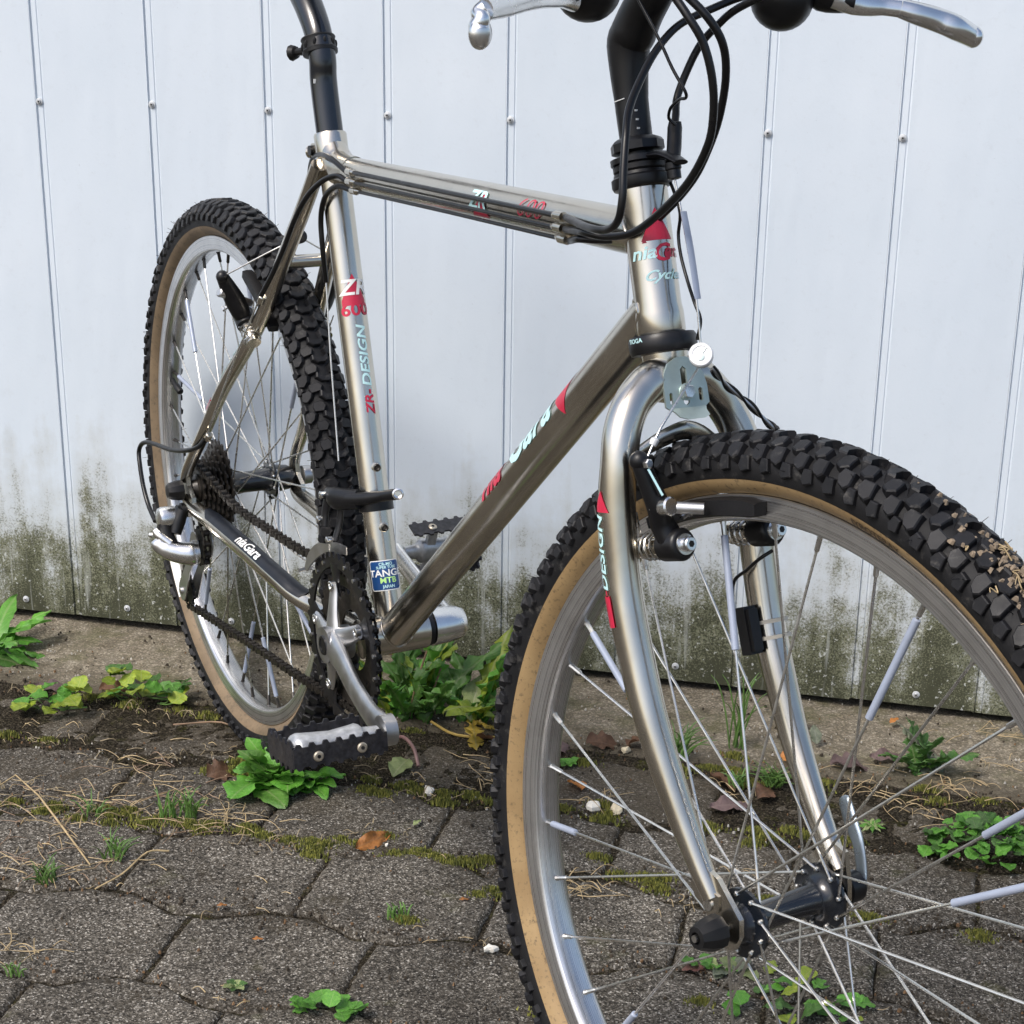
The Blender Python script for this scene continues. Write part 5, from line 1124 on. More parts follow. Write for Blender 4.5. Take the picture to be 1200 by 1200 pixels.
def fd_plate(y, r0, r1, a0, a1, th=.0014):
    g = G(); rings = []
    for k in range(15):
        a = R(a0 + (a1 - a0) * k / 14); t = k / 14; rr0 = r0 - .004 * math.sin(PI * t); rr1 = r1 + .0025 * math.sin(PI * min(1, t * 1.2)); rings.append(g.ring([V((BB.x + r * math.cos(a), y + dy, BB.z + r * math.sin(a))) for r, dy in ((rr0, 0), (rr1, 0), (rr1, th), (rr0, th))]))
    return g.skin(rings)
sub('cage_plate', fd_plate(-.0580, .0900, .0965, 148, 100), 'alu_d', fd); sub('cage_plate', fd_plate(-.0460, .0870, .0950, 152, 92), 'alu_d', fd)
g = G().tube([V((.338, -.0600, .012)), V((.336, -.053, .012)), V((.338, -.0460, .012))], .002, 8); sub('cage_plate', g, 'alu_d', fd)

# ================================================================== PLANTS AND LITTER
def leaf_mat(name, c0, c1, vein, gloss=.42):
    n = N(name); oi = n.n('ObjectInfo')
    c = n.ramp(n.noise(5, detail=6, rough=.65), [(.3, tuple(q * 1.1 for q in c0)), (.7, tuple(q * 1.25 for q in c1))])
    sx = n.n('SeparateXYZ'); n.l(n.tc.outputs['Object'], sx.inputs[0])
    vx = n.math('ABSOLUTE', sx.outputs[0]); c = n.mix(n.ramp(vx, [(.004, .85), (.022, 0.0)]), c, vein)
    # side veins run obliquely from the midrib
    w = n.math('FRACT', n.math('MULTIPLY', n.math('SUBTRACT', sx.outputs[1], n.math('MULTIPLY', vx, 1.1)), 8.5))
    c = n.mix(n.ramp(w, [(.0, .5), (.16, 0.0)]), c, vein)
    sp = n.ramp(n.noise(16, detail=6, rough=.7), [(.64, 0.0), (.72, .55)]); c = n.mix(sp, c, (.10, .07, .02))
    c = n.mix(1.0, c, n.ramp(oi.outputs['Random'], [(0, .75), (1, 1.25)]), 'MULTIPLY')
    n.set(Base_Color=c, Roughness=gloss)
    n.bump(w, .5, .0010); n.bump(n.noise(18, detail=4), .5, .0020)
    tr = n.n('BsdfTranslucent'); n.l(c, tr.inputs[0]); mx = n.n('MixShader'); mx.inputs[0].default_value = .28
    out = n.t.nodes['Material Output']; n.l(n.b.outputs[0], mx.inputs[1]); n.l(tr.outputs[0], mx.inputs[2]); n.l(mx.outputs[0], out.inputs[0]); return n.m
LM = {'fresh': leaf_mat('fresh_green_leaf', (.055, .19, .022), (.11, .29, .035), (.20, .34, .10)),
      'dark': leaf_mat('dark_green_leaf', (.030, .085, .018), (.065, .145, .03), (.14, .19, .08)),
      'mid': leaf_mat('mid_green_leaf', (.045, .125, .02), (.09, .20, .035), (.17, .25, .09)),
      'lime': leaf_mat('yellow_green_leaf', (.13, .23, .02), (.27, .31, .03), (.30, .34, .12)),
      'pale': leaf_mat('pale_green_leaf', (.17, .22, .08), (.26, .31, .13), (.36, .38, .22)),
      'red': leaf_mat('reddish_leaf', (.12, .05, .045), (.17, .08, .07), (.2, .12, .1)),
      'yellow': leaf_mat('yellowing_leaf', (.30, .21, .03), (.42, .30, .05), (.40, .32, .12)),
      'grey': leaf_mat('grey_green_leaf', (.10, .12, .085), (.16, .18, .12), (.22, .23, .18)),
      'brown': leaf_mat('brown_dead_leaf', (.075, .038, .02), (.15, .075, .04), (.17, .10, .06), .6),
      'rust': leaf_mat('orange_dead_leaf', (.30, .11, .025), (.48, .20, .05), (.40, .18, .06), .5),
      'dusky': leaf_mat('purple_brown_dead_leaf', (.085, .055, .055), (.14, .095, .09), (.17, .12, .11), .6)}
M_STALK = plain('dry_straw', (.36, .27, .145), .65, 0, .3, 80); M_STALK2 = plain('brown_stalk', (.20, .13, .08), .6, 0, .3)
M_GSTEM = plain('green_stem', (.09, .17, .04), .5, 0, .2); M_PSTEM = plain('purple_brown_stem', (.16, .09, .085), .5, 0, .2)
def sp(t): return max(0, math.sin(PI * t))
def leaf_mesh(kind, mat, seed, curl=.25, fold=.18, ripple=.05):
    """unit leaf, base at the origin, tip at y = 1"""
    r = random.Random(seed); n = 30 if kind == 'dandelion' else 14; g = G(); rows = []
    for j in range(n + 1):
        t = j / n
        if kind == 'obovate': w = .30 * sp(min(1, t ** 1.35)) ** .8 * (1 + .08 * math.sin(t * 31 + seed)) + .018
        elif kind == 'dandelion':
            env = .045 + .16 * sp(t ** 1.3) ** .7; saw = (t * 6.2 + seed * .37) % 1.0; w = env * (.30 + .85 * saw ** 1.4) if t < .84 else .17 * max(0, 1 - (t - .84) / .16) ** .7 + .01
        elif kind == 'round': w = (.50 * math.sqrt(max(0, 1 - (2 * t - 1) ** 2)) + .02) * (1 + .10 * math.cos(t * 2 * PI * 6)); 
        elif kind == 'lance': w = .135 * sp(t ** .85) ** .8 + .01
        elif kind == 'oak': w = .30 * sp(t ** .9) ** .7 * (1 + .25 * math.sin(t * 24 + seed)) + .012
        else: w = .26 * sp(t) ** .75 + .012
        row = []
        for q in (-1, -.6, -.25, 0, .25, .6, 1):
            x = q * w; z = fold * abs(x) * 1.6 - curl * t * t + ripple * math.sin(t * 13 + q * 3 + seed) * abs(q) + ripple * .5 * r.uniform(-1, 1) * abs(q)
            y = t + (.06 * abs(q) * math.sin(t * PI * 2) if kind == 'round' else 0) - (.07 * abs(q) if kind == 'dandelion' else 0)
            row.append((x, y, z))
        rows.append(g.ring(row))
    return g.skin(rows, closed=False).mesh('leaf', LM[mat], 80)
_lm = {}
def leaf(par, kind, mat, L, az, tilt, roll=0, at=(0, 0, 0), W_=1.0, curl=.25, v=None):
    v = rnd.randrange(3) if v is None else v; k = (kind, mat, v, curl)
    if k not in _lm: _lm[k] = leaf_mesh(kind, mat, v * 7 + len(kind), curl)
    mx = T3(at) @ M.Rotation(R(az), 4, 'Z') @ M.Rotation(R(tilt), 4, 'X') @ M.Rotation(R(roll), 4, 'Y') @ M.Diagonal((L * W_, L, L, 1))
    return link('leaf', _lm[k], par, mx)
def plant(name, label, cat, x, y, group=None, z=.0045):
    p = link(name, None); p.location = (x, y, z); return tag(p, label, cat, group)
def stem(par, P, r, mat=None, name='stem'): return G().tube(P, r, 6, sm=4).build(name, mat or M_GSTEM, par)
rnd = random.Random(21)
# bright rosette under the right pedal
p = plant('leafy_weed', 'bright green leafy weed growing from the joint right under the pedal', 'weed', .078, -.120)
for k in range(38):
    az = k * 137.5 + rnd.uniform(-15, 15); t = rnd.uniform(8, 72); L = rnd.uniform(.028, .062) * (1.12 if k % 3 == 0 else .88)
    off = (rnd.uniform(-.020, .018), rnd.uniform(-.016, .014), rnd.uniform(.001, .014)); leaf(p, ('obovate', 'oak')[k % 5 == 4], ('fresh', 'fresh', 'mid')[k % 3], L, az, t, rnd.uniform(-20, 20), off, rnd.uniform(.85, 1.2), rnd.choice((.25, .5)))
for k in range(7): leaf(p, 'obovate', 'fresh', rnd.uniform(.025, .035), 120 + k * 22, rnd.uniform(15, 45), 0, (.02 + k * .004, .006, .006), 1, .5)
leaf(p, 'obovate', 'fresh', .055, -75, 20, 0, (.022, .004, .008), .7); leaf(p, 'oak', 'fresh', .050, -88, 28, 0, (.035, .002, .012), .6)
# dandelion clump behind the crank, two plants
p = plant('dandelion', 'dark green dandelion clump with tall brown stalks just behind the chainrings', 'weed', .170, .115)
for k in range(22):
    az = k * 137.5; leaf(p, 'dandelion', ('mid', 'fresh', 'mid', 'lime')[k % 4], rnd.uniform(.075, .145), az, rnd.uniform(56, 90), rnd.uniform(-40, 40), (rnd.uniform(-.035, .035), rnd.uniform(-.02, .02), 0), .62, rnd.choice((.25, .5)))
for k in range(5): leaf(p, 'obovate', 'dark', rnd.uniform(.04, .06), k * 70, rnd.uniform(30, 60), 0, (rnd.uniform(-.02, .02), 0, 0), .8)
stem(p, [(.002, -.01, 0), (.010, -.005, .045), (.026, .002, .100)], .0014, M_STALK2, 'stalk'); stem(p, [(.022, -.01, 0), (.030, -.006, .03), (.040, .002, .066)], .0012, M_STALK2, 'stalk')
p = plant('dandelion', 'broad leaved dandelion leaning on the wall base between crank and front tyre', 'weed', .255, .120)
for k in range(17):
    az = -60 + k * 29 + rnd.uniform(-12, 12); leaf(p, 'dandelion', ('mid', 'fresh', 'lime')[k % 3], rnd.uniform(.065, .125), az, rnd.uniform(40, 84), rnd.uniform(-25, 25), (rnd.uniform(-.03, .03), rnd.uniform(-.01, .01), 0), .80, rnd.choice((.25, .5)))
leaf(p, 'dandelion', 'yellow', .07, 200, 12, 0, (0, -.02, .003), .9); leaf(p, 'dandelion', 'yellow', .075, -110, 10, 0, (.01, -.02, .003), .6); leaf(p, 'obovate', 'pale', .06, -10, 70, 0, (-.005, -.012, 0), .8)
stem(p, [(-.05, -.03, .004), (-.01, -.055, .002), (.045, -.05, .004), (.075, -.035, .012)], .0018, plain('yellow_stem', (.40, .28, .08), .5), 'stalk')
p = link('curved_stem', G().tube([(.176, .022, .004), (.192, .012, .016), (.212, -.010, .014), (.224, -.030, .001)], .0022, 8, sm=5).mesh('curved_stem', M_PSTEM), None, T3((0, 0, GZ))); tag(p, 'curved purple brown plant stem arching over the paving beside the crank', 'stem')
# left edge dandelion
p = plant('dandelion', 'green dandelion cut by the left edge of the picture beside the wall foot', 'weed', -.437, .150)
for k in range(11):
    leaf(p, 'lance' if k % 2 else 'dandelion', 'fresh', rnd.uniform(.06, .095), -130 + k * 27, rnd.uniform(12, 60), rnd.uniform(-20, 20), (rnd.uniform(-.012, .012), 0, 0), 1.2 if k % 2 else .9, .5)
leaf(p, 'lance', 'fresh', .060, -62, 22, 10, (.005, 0, .012), 1.5, .5); leaf(p, 'lance', 'dark', .070, -92, 5, 10, (.0, -.02, .004), 1.6, .25)
# ground ivy
def ivy(label, x, y, n, w, d, mats, s0=.016, s1=.027):
    p = plant('ground_ivy', label, 'weed', x, y, 'ground ivy creeping over the dirt at the left')
    prev = (0, 0, .002)
    for k in range(n):
        a = (rnd.uniform(-w, w), rnd.uniform(-d, d), rnd.uniform(.006, .026)); L = rnd.uniform(s0, s1)
        leaf(p, 'round', rnd.choice(mats), L, rnd.uniform(0, 360), rnd.uniform(-8, 38), rnd.uniform(-20, 20), a, rnd.uniform(.9, 1.15), rnd.choice((.25, .05)))
        if k % 2 == 0: stem(p, [(a[0] * .5, a[1] * .5, .001), (a[0] * .8, a[1] * .8, .006), a], .0008)
    stem(p, [(-w, 0, .003), (-w * .3, .01, .005), (w * .3, -.008, .004), (w, .006, .003)], .0011)
ivy('yellow green ground ivy patch nearer the rear wheel', -.175, .072, 26, .058, .040, ['lime', 'fresh', 'dark', 'lime'])
ivy('yellow green ground ivy patch nearer the left edge of the picture', -.272, .012, 17, .045, .022, ['lime', 'fresh', 'lime'], .018, .028)
# dense round leaved clump at the right
p = plant('chickweed', 'dense bright green clump of small round leaves at the right behind the wheel', 'weed', .880, -.065)
for k in range(130):
    a = rnd.uniform(0, 2 * PI); q = math.sqrt(rnd.random()); pos = (q * .062 * math.cos(a), q * .046 * math.sin(a), .004 + .024 * (1 - q * q) + rnd.uniform(0, .006))
    leaf(p, 'round', rnd.choice(('fresh', 'fresh', 'dark')), rnd.uniform(.009, .019), rnd.uniform(0, 360), rnd.uniform(-5, 45), rnd.uniform(-25, 25), pos, 1, .25)
p = plant('dandelion', 'dark toothed dandelion in front of the wall foot right of the front fork', 'weed', .800, .118)
for k in range(9):
    leaf(p, 'dandelion', 'grey' if k in (2, 5) else 'dark', rnd.uniform(.045, .08), -120 + k * 37, rnd.uniform(20, 80), rnd.uniform(-20, 20), (rnd.uniform(-.03, .03), rnd.uniform(-.01, .01), 0), 1.4, .25)
p = plant('dandelion', 'small grey leaved seedling against the wall foot behind the fork blade', 'weed', .648, .185)
for k in range(3): leaf(p, 'lance', 'grey', .034, -20 + k * 50, 60 - 10 * k, 0, (0, 0, 0), 2.0)
# small plants in the near joints
p = plant('creeping_weed', 'small weed with grey green and one reddish leaf below the front hub', 'weed', .628, -.372)
for k in range(12): leaf(p, 'obovate', ('fresh', 'pale', 'fresh', 'grey')[k % 4], rnd.uniform(.014, .026), k * 47, rnd.uniform(8, 40), 0, (rnd.uniform(-.018, .022), rnd.uniform(-.008, .008), .002), 1.1)
leaf(p, 'obovate', 'red', .022, 95, 10, 0, (-.012, -.006, .002), 1.1)
p = plant('creeping_weed', 'leafy weed spreading between the lower spokes at the bottom of the picture', 'weed', .720, -.405)
for k in range(26): leaf(p, ('oak', 'obovate', 'round')[k % 3], ('fresh', 'lime', 'dark', 'fresh')[k % 4], rnd.uniform(.012, .025), rnd.uniform(0, 360), rnd.uniform(5, 50), rnd.uniform(-20, 20), (rnd.uniform(-.065, .05), rnd.uniform(-.045, .035), rnd.uniform(.001, .012)), 1.1)
p = plant('creeping_weed', 'small bright green weed at the bottom edge left of the front tyre', 'weed', .290, -.533)
for k in range(15): leaf(p, 'round' if k % 2 else 'obovate', 'fresh', rnd.uniform(.012, .022), rnd.uniform(0, 360), rnd.uniform(5, 50), 0, (rnd.uniform(-.024, .024), rnd.uniform(-.010, .010), rnd.uniform(.001, .010)), 1.1)
p = plant('seedling', 'tiny blue green seedling in a joint near the bottom left', 'weed', .190, -.520)
for k in range(6): leaf(p, 'obovate', 'dark' if k % 2 else 'pale', rnd.uniform(.009, .014), k * 61, 25, 0, (0, 0, .002), 1.1)
p = plant('seedling', 'star shaped grassy rosette in the bottom left corner', 'weed', -.052, -.565)
for k in range(11): leaf(p, 'lance', 'dark' if k % 3 else 'fresh', rnd.uniform(.018, .030), k * 33, rnd.uniform(8, 35), 0, (0, 0, .002), .8)
p = plant('seedling', 'little green seedling beside the white pebbles inside the front wheel', 'weed', .395, .020)
for k in range(7): leaf(p, 'obovate', 'fresh', rnd.uniform(.010, .018), k * 53, 30, 0, (0, 0, .002), 1.0)
p = plant('seedling', 'pale star shaped seedling right of the front quick release lever', 'weed', .757, -.040)
for k in range(10): leaf(p, 'lance', 'fresh' if k % 2 else 'pale', rnd.uniform(.014, .022), k * 37, 12, 0, (0, 0, .002), 1.1)
# long green grass behind the fork
def tuft(x, y, n, h, spread, seed, lean=0, flat=0):
    r = random.Random(seed); g = G()
    for k in range(n):
        a = r.uniform(0, 2 * PI); b = r.uniform(.3, 1) * spread; L = h * r.uniform(.5, 1); x0, y0 = x + r.uniform(-.010, .010), y + r.uniform(-.008, .008)
        d = V((math.cos(a), math.sin(a), 0)); zz = 1 - flat
        g.tube([V((x0, y0, 0)), V((x0, y0, 0)) + d * b * .3 + V((0, 0, L * .45 * zz + .003)), V((x0, y0, 0)) + d * b * .7 + V((0, 0, L * .8 * zz + .003)), V((x0, y0, 0)) + d * b * 1.15 + V((0, 0, L * (.95 - flat) * zz + .002))], [.0009, .0010, .0007, .0003], 4, flat=.45, sm=3)
    return g
M_GRASS = plain('green_grass', (.075, .15, .03), .5, 0, .3, 30)
g = tuft(.585, .125, 16, .105, .035, 1); g.build('grass_tuft', M_GRASS, mw=T3((0, 0, GZ)), kind='stuff')
for i, (x, y, n, h, s) in enumerate(((.520, .075, 30, .05, .035), (-.028, -.322, 22, .028, .022), (-.075, -.385, 26, .022, .020), (.012, -.215, 22, .035, .024), (-.006, -.226, 16, .034, .02), (.640, .035, 60, .020, .030), (-.09, -.24, 14, .02, .02), (.60, .02, 22, .018, .02), (.30, -.362, 16, .014, .010), (-.02, -.555, 12, .012, .012), (.10, -.045, 18, .05, .02))):
    tuft(x, y, n, h, s, 40 + i).build('grass_tuft', M_GRASS, mw=T3((0, 0, GZ)), kind='stuff')
# dry grass lying about
def straw(pts, n, L0, L1, seed, jit=.02):
    r = random.Random(seed); g = G()
    for x, y in pts:
        for k in range(n):
            a = r.uniform(0, 2 * PI); L = r.uniform(L0, L1) * r.uniform(.5, 1.1); w_ = r.uniform(.0004, .0008); cv = r.gauss(0, .16); hh = abs(r.gauss(0, .0055)); x0, y0 = x + r.gauss(0, jit), y + r.gauss(0, jit * .6); p = V((x0, y0, r.uniform(.001, .004))); P_ = [p.copy()]
            for q in range(4):
                a += cv + r.uniform(-.08, .08); p = p + V((math.cos(a), math.sin(a) * .75, 0)) * L / 4; P_.append(V((p.x, p.y, .0012 + hh * math.sin(PI * (q + 1) / 4.4))))
            g.tube(P_, [w_, w_ * .8, w_ * .4], 4, sm=2)
    return g
GL = [(-.184, -.264), (-.172, -.207), (-.098, -.301), (-.12, -.226), (-.056, -.229), (-.129, -.27), (-.102, -.199), (-.028, -.222), (-.006, -.226), (.025, -.228), (-.017, -.177), (.012, -.147), (-.092, -.13), (-.087, -.117), (-.129, -.348), (-.102, -.36), (-.073, -.379), (-.034, -.378), (-.023, -.32), (.045, -.202), (.071, -.216), (.093, -.22), (-.043, -.515), (-.027, -.503)]
straw(GL, 6, .015, .065, 3, .026).build('dry_grass', M_STALK, mw=T3((0, 0, GZ)), kind='stuff')
straw(GL[:18], 4, .02, .06, 33).build('dry_grass', M_STALK2, mw=T3((0, 0, GZ)), kind='stuff')
straw([(.317, -.065), (.29, -.004), (.331, -.039), (.483, -.241), (.477, -.26), (.878, .229), (.91, .263), (.829, .096), (.811, .003), (.898, .161), (.732, .047), (.45, -.055), (.84, .06), (.87, .10), (.77, .02), (.60, .0), (.66, .07)], 9, .015, .06, 4).build('dry_grass', M_STALK, mw=T3((0, 0, GZ)), kind='stuff')
straw([(.80, -.45), (.55, -.27), (.15, -.36), (.35, -.38), (.20, -.53), (.42, -.30), (.62, -.18), (.25, -.10), (.32, -.10), (.38, -.21), (-.25, -.05), (-.15, -.02), (.0, -.04)], 6, .008, .03, 5, .03).build('dry_grass', M_STALK, mw=T3((0, 0, GZ)), kind='stuff')
s1 = G().tube([(-.238, -.272, .002), (-.209, -.198, .014), (-.1625, -.232, .011), (-.1, -.292, .007), (-.044, -.346, .002)], [.0008, .0011, .0011, .0012, .0009], 6)
tag(s1.build('dry_stalk', M_STALK, None, T3((0, 0, GZ))), 'long kinked dry grass stalk lying across the paving at the left', 'dry stalk')
tag(G().tube([(-.10, -.005, .004), (-.04, .005, .010), (.0, -.02, .008), (.035, -.05, .002)], .0011, 6, sm=4).build('dry_stalk', M_STALK2, None, T3((0, 0, GZ))), 'thin brown twig reaching under the rear wheel', 'dry stalk')
tag(G().tube([(-.017, -.39, .002), (.0, -.36, .006), (.012, -.325, .014), (.03, -.31, .010)], .0011, 6, sm=4).build('dry_stalk', M_STALK, None, T3((0, 0, GZ))), 'short curved straw beside a grass tuft on the left paving', 'dry stalk')
straw([(-.25 + .06 * i, -.09 + .03 * math.sin(i * 2.1)) for i in range(9)] + [(-.22 + .055 * i, -.23 + .02 * math.sin(i * 1.7)) for i in range(9)] + [(-.3 + .07 * i, .03) for i in range(7)], 9, .006, .028, 77, .024).build('dry_grass', plain('faded_straw', (.27, .215, .13), .7, 0, .4, 80), mw=T3((0, 0, GZ)), kind='stuff')
# moss cushions in the joints
MOSS = [(.084, -.223), (.109, -.236), (.139, -.238), (.165, -.240), (.193, -.223), (.214, -.228), (.205, -.106), (.227, -.078), (.183, -.101), (.272, -.088), (.173, -.262), (.173, -.249), (.236, -.202), (.368, -.298), (.381, -.286), (.314, -.364), (.306, -.366), (.539, -.226), (.548, -.214), (.530, -.216), (.877, -.249), (.873, -.242), (.559, .057), (.585, .1), (-.106, -.253), (-.066, -.253), (-.143, -.242), (.472, -.188), (.618, -.432), (.482, -.482), (.24, -.09), (.05, -.226), (.02, -.235), (.26, -.238), (-.03, -.24), (.61, .03), (.58, -.09), (.50, -.22), (.66, -.23)]
mr = random.Random(15)
MOSS += [(mr.uniform(-.30, .38), -.236 + mr.gauss(0, .007)) for _ in range(34)] + [(mr.uniform(-.35, .75), -.088 + mr.gauss(0, .012)) for _ in range(34)] + [(mr.uniform(-.4, 1.0), .056 + mr.gauss(0, .014)) for _ in range(26)] + [(mr.uniform(.4, 1.0), -.238 + mr.gauss(0, .006)) for _ in range(10)]
r = random.Random(8); g = G(); g2 = G()
for i, (x, y) in enumerate(MOSS):
    for k in range(150):
        a = r.uniform(0, 2 * PI); q = abs(r.gauss(0, .5)); px, py = x + q * .020 * math.cos(a), y + q * .011 * math.sin(a); h = .0065 * math.exp(-q * q * 1.5) * r.uniform(.5, 1)
        (g if r.random() < .5 else g2).prism([(px + .0013 * math.cos(a + u), py + .0013 * math.sin(a + u), -.003) for u in (0, 2.1, 4.2)], (r.uniform(-.0015, .0015), r.uniform(-.0015, .0015), .003 + h), .25)
g.build('moss', plain('olive_moss', (.085, .095, .018), .85, 0, .5, 300), mw=T3((0, 0, GZ)), kind='stuff', smooth=False); g2.build('moss', plain('yellow_moss', (.19, .19, .035), .85, 0, .45, 300), mw=T3((0, 0, GZ)), kind='stuff', smooth=False)
# crumbs of soil, grit and leaf litter
def crumbs(n, box, s0, s1, mat, seed, dense=None):
    r = random.Random(seed); g = G()
    for k in range(n):
        if dense and r.random() < .75:
            yb = r.choice(dense); x, y = r.uniform(box[0], box[1]), yb + r.gauss(0, .012)
        else: x, y = r.uniform(box[0], box[1]), r.uniform(box[2], box[3])
        s = r.uniform(s0, s1) * r.uniform(.4, 1); a = r.uniform(0, 6); el = r.uniform(.4, 1)
        g.prism([(x + s * math.cos(a + u) * (1 if i % 2 else el), y + s * math.sin(a + u) * el, -.001) for i, u in enumerate((0, 1.2, 2.6, 3.9, 5.1))], (r.uniform(-.3, .3) * s, r.uniform(-.3, .3) * s, s * .8 + .001), r.uniform(.4, .8))
    return g.build('litter', mat, mw=T3((0, 0, GZ)), kind='stuff', smooth=False)
BX = (-.65, 1.15, -.72, .30)
crumbs(5200, BX, .0010, .0032, plain('dark_soil_crumb', (.035, .026, .016), .9, 0, .5, 200), 1, (-.24, -.09, .05, .06, -.23, -.385))
def joint_crumbs(n, s0, s1, mat, seed):
    r = random.Random(seed); g = G()
    for k in range(n):
        row = r.randrange(-1, 5); yl = -.020 - row * PY - PY / 2; par = row % 2
        if r.random() < .68: x = r.uniform(-.65, 1.15); y = yl + wave(x - (.0955 + (PX / 2 if par == 1 else 0)) ) + r.gauss(0, .0024); 
        else: x = .0955 + (0 if row % 2 == 1 else PX / 2) + r.randrange(-4, 6) * PX + r.gauss(0, .0025); y = r.uniform(yl, yl + PY)
        s = r.uniform(s0, s1) * r.uniform(.4, 1); a = r.uniform(0, 6); el = r.uniform(.5, 1)
        g.prism([(x + s * math.cos(a + u), y + s * math.sin(a + u) * el, -.0072) for u in (0, 1.2, 2.6, 3.9, 5.1)], (r.uniform(-.3, .3) * s, r.uniform(-.3, .3) * s, .0030 + s * r.uniform(.2, .9)), r.uniform(.4, .8))
    return g.build('litter', mat, mw=T3((0, 0, GZ)), kind='stuff', smooth=False)
joint_crumbs(4200, .0012, .0034, plain('joint_soil_crumb', (.038, .031, .022), .95, 0, .5, 200, spec=.1), 11)
joint_crumbs(1500, .0008, .0020, plain('joint_grit', (.15, .13, .10), .9, 0, .5, 200, spec=.1), 12)
crumbs(1300, BX, .0010, .0028, plain('brown_crumb', (.15, .085, .04), .8, 0, .5, 200), 2, (-.24, -.09, .05, .09, -.385, -.53))
crumbs(900, BX, .0008, .0022, plain('pale_grit', (.38, .36, .32), .8, 0, .3, 200), 3, (.10, .18, -.24, -.09))
# pebbles
def pebble(x, y, s, mat, label, sz=(1, .75, .5), seed=0):
    g = G(); g.ball((0, 0, 0), s, 8, 5, sz); r = random.Random(seed)
    g.v = [tuple(V(v) * (1 + .75 * noise.noise(V(v) * (1.1 / s) + V((seed * 3.7, 0, 0))))) for v in g.v]
    o = g.build('pebble', mat, None, T3((x, y, GZ + s * sz[2] * .7)) @ M.Rotation(seed, 4, 'Z'), 20); return tag(o, label, 'pebble', 'pale pebbles lying on the paving')
MW_ = plain('white_pebble', (.72, .69, .62), .7, 0, .15, 90); MC_ = plain('cream_pebble', (.62, .54, .38), .7, 0, .15, 90)
pebble(.4455, -.078, .0115, MW_, 'white angular pebble, left of the pair seen inside the front wheel', (1, .75, .5), 1)
pebble(.4730, -.0775, .0125, MC_, 'cream pebble, right of the pair seen inside the front wheel', (1, .6, .45), 2)
pebble(.2549, -.0904, .0060, MW_, 'small white pebble on the paving left of the front tyre below the dandelions', (1, 1, .8), 3)
pebble(.4066, -.3966, .0065, MW_, 'small white pebble touching the left side of the front tyre near the bottom', (1.2, .7, .6), 4)
pebble(.455, .075, .0050, MC_, 'tiny cream pebble among brown leaves on the strip inside the front wheel', (1, 1, .8), 5)
pebble(.245, -.222, .0022, MW_, 'tiny white chip beside the orange leaf', (1, 1, .8), 6)
# fallen leaves
def fallen(x, y, L, az, mat, kind, label, tilt=6, roll=0, W_=1, curl=.25, z=.004, v=0):
    k = (kind, mat, v, curl)
    if k not in _lm: _lm[k] = leaf_mesh(kind, mat, v * 7 + len(kind), curl)
    o = link('fallen_leaf', _lm[k], None, T3((x, y, z + GZ)) @ M.Rotation(R(az), 4, 'Z') @ M.Rotation(R(tilt), 4, 'X') @ M.Rotation(R(roll), 4, 'Y') @ M.Diagonal((L * W_ * .85, L * .85, L * 1.15, 1)))
    return tag(o, label, 'leaf', 'fallen leaves on the ground')
fallen(.216, -.243, .058, -42, 'rust', 'lance', 'folded orange leaf lying alone on the grey paving', 9, 48, 1.35)
fallen(.262, -.178, .020, -12, 'pale', 'lance', 'narrow pale leaf sliver just right of the orange leaf', 12, 0, 1.2)
fallen(-.005, -.125, .042, -50, 'brown', 'oak', 'crumpled red brown leaf tucked behind the weed under the pedal', 18, 30, 1.3, .5)
fallen(.210, -.020, .042, 165, 'pale', 'obovate', 'pale green leaf lying flat beside the curved purple stem', 8, 0, 1.35)
fallen(.155, .0, .020, -70, 'yellow', 'obovate', 'small yellow leaf under the end of the pedal')
fallen(.425, -.045, .030, 30, 'rust', 'oak', 'orange brown leaf directly behind the white pebble', 25, 20, 1.3, .5)
fallen(.916, -.140, .035, -80, 'rust', 'lance', 'orange leaf at the right edge below the round leaved clump', 8, 0, 1.2)
fallen(-.320, .058, .060, -85, 'dusky', 'lance', 'long dull brown leaf behind the left ground ivy', 6, 20, 1.2, .25)
fallen(-.235, .068, .045, -60, 'brown', 'oak', 'brown leaf half hidden by the ground ivy nearer the rear wheel', 6, 20, .9)
fallen(.355, .045, .045, -60, 'dusky', 'oak', 'dark crumpled leaf touching the back of the front tyre', 20, 30, 1.4, .5)
fallen(.300, .050, .040, 40, 'brown', 'oak', 'dark brown leaf under the broad dandelion', 12, 30, 1.3, .5)
fallen(.405, .080, .050, -80, 'brown', 'oak', 'brown leaf on the tan strip left of the tiny cream pebble', 15, 20, 1.0, .5)
fallen(.455, .085, .045, -40, 'brown', 'oak', 'brown leaf on the tan strip right of the tiny cream pebble', 20, -20, 1.0, .5)
fallen(.640, .105, .040, -100, 'rust', 'oak', 'rust coloured leaf in front of the small grey seedling', 10, 20, 1.2)
fallen(.575, -.050, .060, -60, 'dusky', 'lance', 'long purple brown leaf between the two fork blades', 8, 15, 1.5)
fallen(.625, -.012, .040, -30, 'brown', 'oak', 'brown curled leaf behind the long purple brown leaf', 22, 20, 1.2, .5)
fallen(.565, .030, .045, -120, 'brown', 'oak', 'red brown leaf at the foot of the tall green grass', 12, -20, 1.2)
fallen(.700, .100, .055, -75, 'dusky', 'oak', 'dusky leaf lying left of the dark toothed dandelion', 8, 0, 1.1)
fallen(.745, .130, .050, -70, 'dusky', 'lance', 'dusky narrow leaf touching the dark toothed dandelion', 10, 20, 1.5)
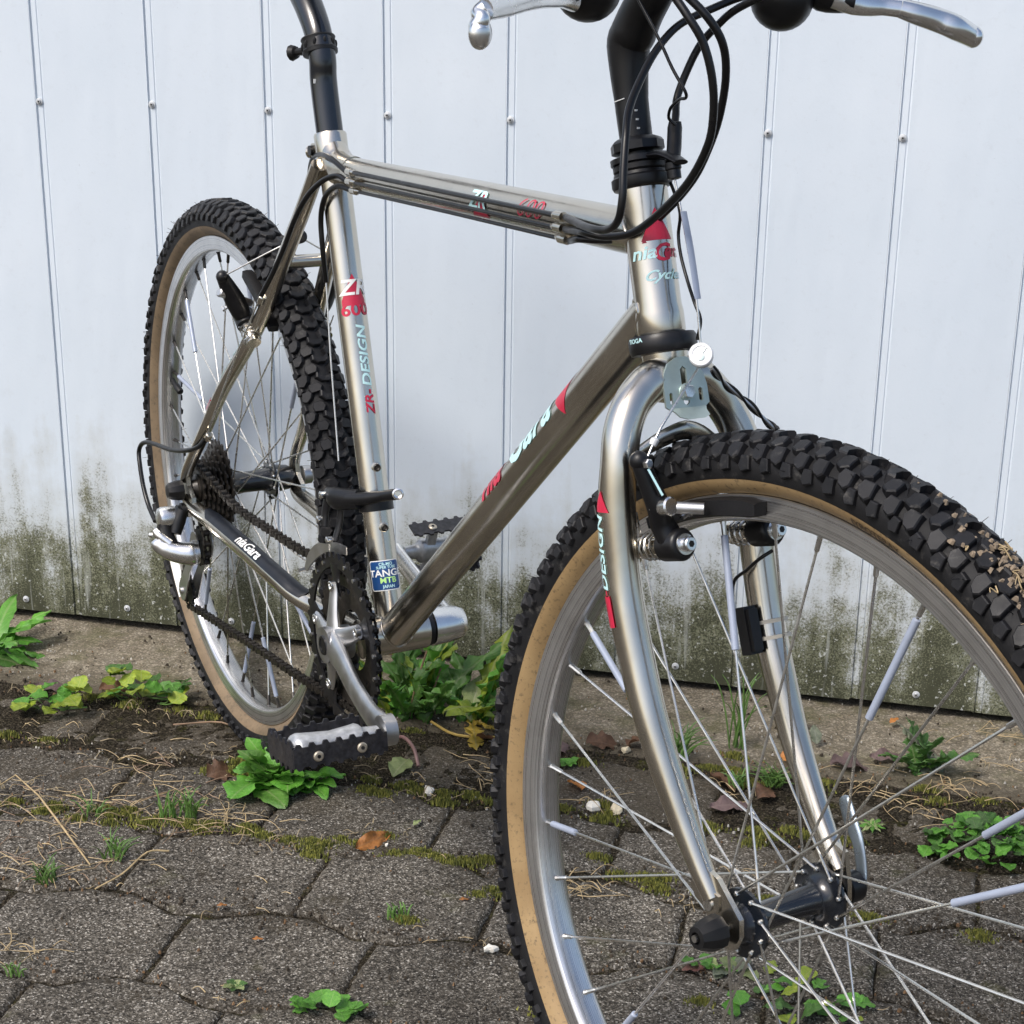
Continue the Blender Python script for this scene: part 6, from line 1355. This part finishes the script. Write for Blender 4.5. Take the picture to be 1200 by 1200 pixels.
fallen(.765, .235, .022, -30, 'rust', 'lance', 'small rust leaf on the strip close under the wall edge', 20, 0, 1.5)
fallen(.680, .150, .030, 20, 'grey', 'lance', 'grey dried leaf standing on the strip behind the left fork blade', 55, 0, 2.0)
for i, (x, y, a, l) in enumerate(((.118, -.392, -50, 'tiny orange leaf scrap in the joint left of centre'), (-.053, -.297, -30, 'tiny rust leaf scrap among the dry grass at the left'), (.402, -.292, 20, 'tiny tan leaf scrap with a stalk beside the front tyre'), (.353, -.318, -50, 'tiny rust leaf scrap right of the middle paving joint'), (.176, -.442, -55, 'tiny brown leaf scrap on the lower left paving'), (.245, -.083, 30, 'tiny tan leaf scrap left of the small white pebble'))):
    fallen(x, y, .013, a, 'rust' if i != 5 else 'yellow', 'lance', l, 6, 0, 1.6)
# mud and straw stuck on the front tread
r = random.Random(4); g = G(); g2 = G()
for k in range(420):
    a = R(r.gauss(56, 7.5)); th = r.gauss(0, .35); rr, y = casing(th); rr += .0035 + abs(r.gauss(0, .0015)); c = V((rr * math.cos(a), y, rr * math.sin(a))); s = r.uniform(.0006, .0022)
    er = V((math.cos(a), 0, math.sin(a))); et = V((-er.z, 0, er.x)); yy_ = V((0, 1, 0))
    g.prism([c - er * .0012 + (et * math.cos(u + s * 9000) + yy_ * math.sin(u + s * 9000)) * s * r.uniform(.5, 1.5) for u in (0, 1.1, 2.3, 3.6, 5)], er * (.0012 + s * .7) + et * r.uniform(-s, s) * .5, .6)
for k in range(46):
    a = R(r.gauss(55, 7)); th = r.gauss(-.1, .45); rr, y = casing(th); P_ = []
    for q in range(4):
        P_.append(V(((rr + .0055 + r.uniform(0, .005)) * math.cos(a), y, (rr + .0055 + r.uniform(0, .005)) * math.sin(a)))); a += r.uniform(-.02, .02); y += r.uniform(-.005, .005)
    g2.tube(P_, [.0005, .0003], 4, sm=3)
sub('dried_mud', g, plain('dried_mud', (.20, .155, .11), .9, 0, .35, 200), fw, kind='stuff'); sub('stuck_straw', g2, M_STALK, fw, kind='stuff')
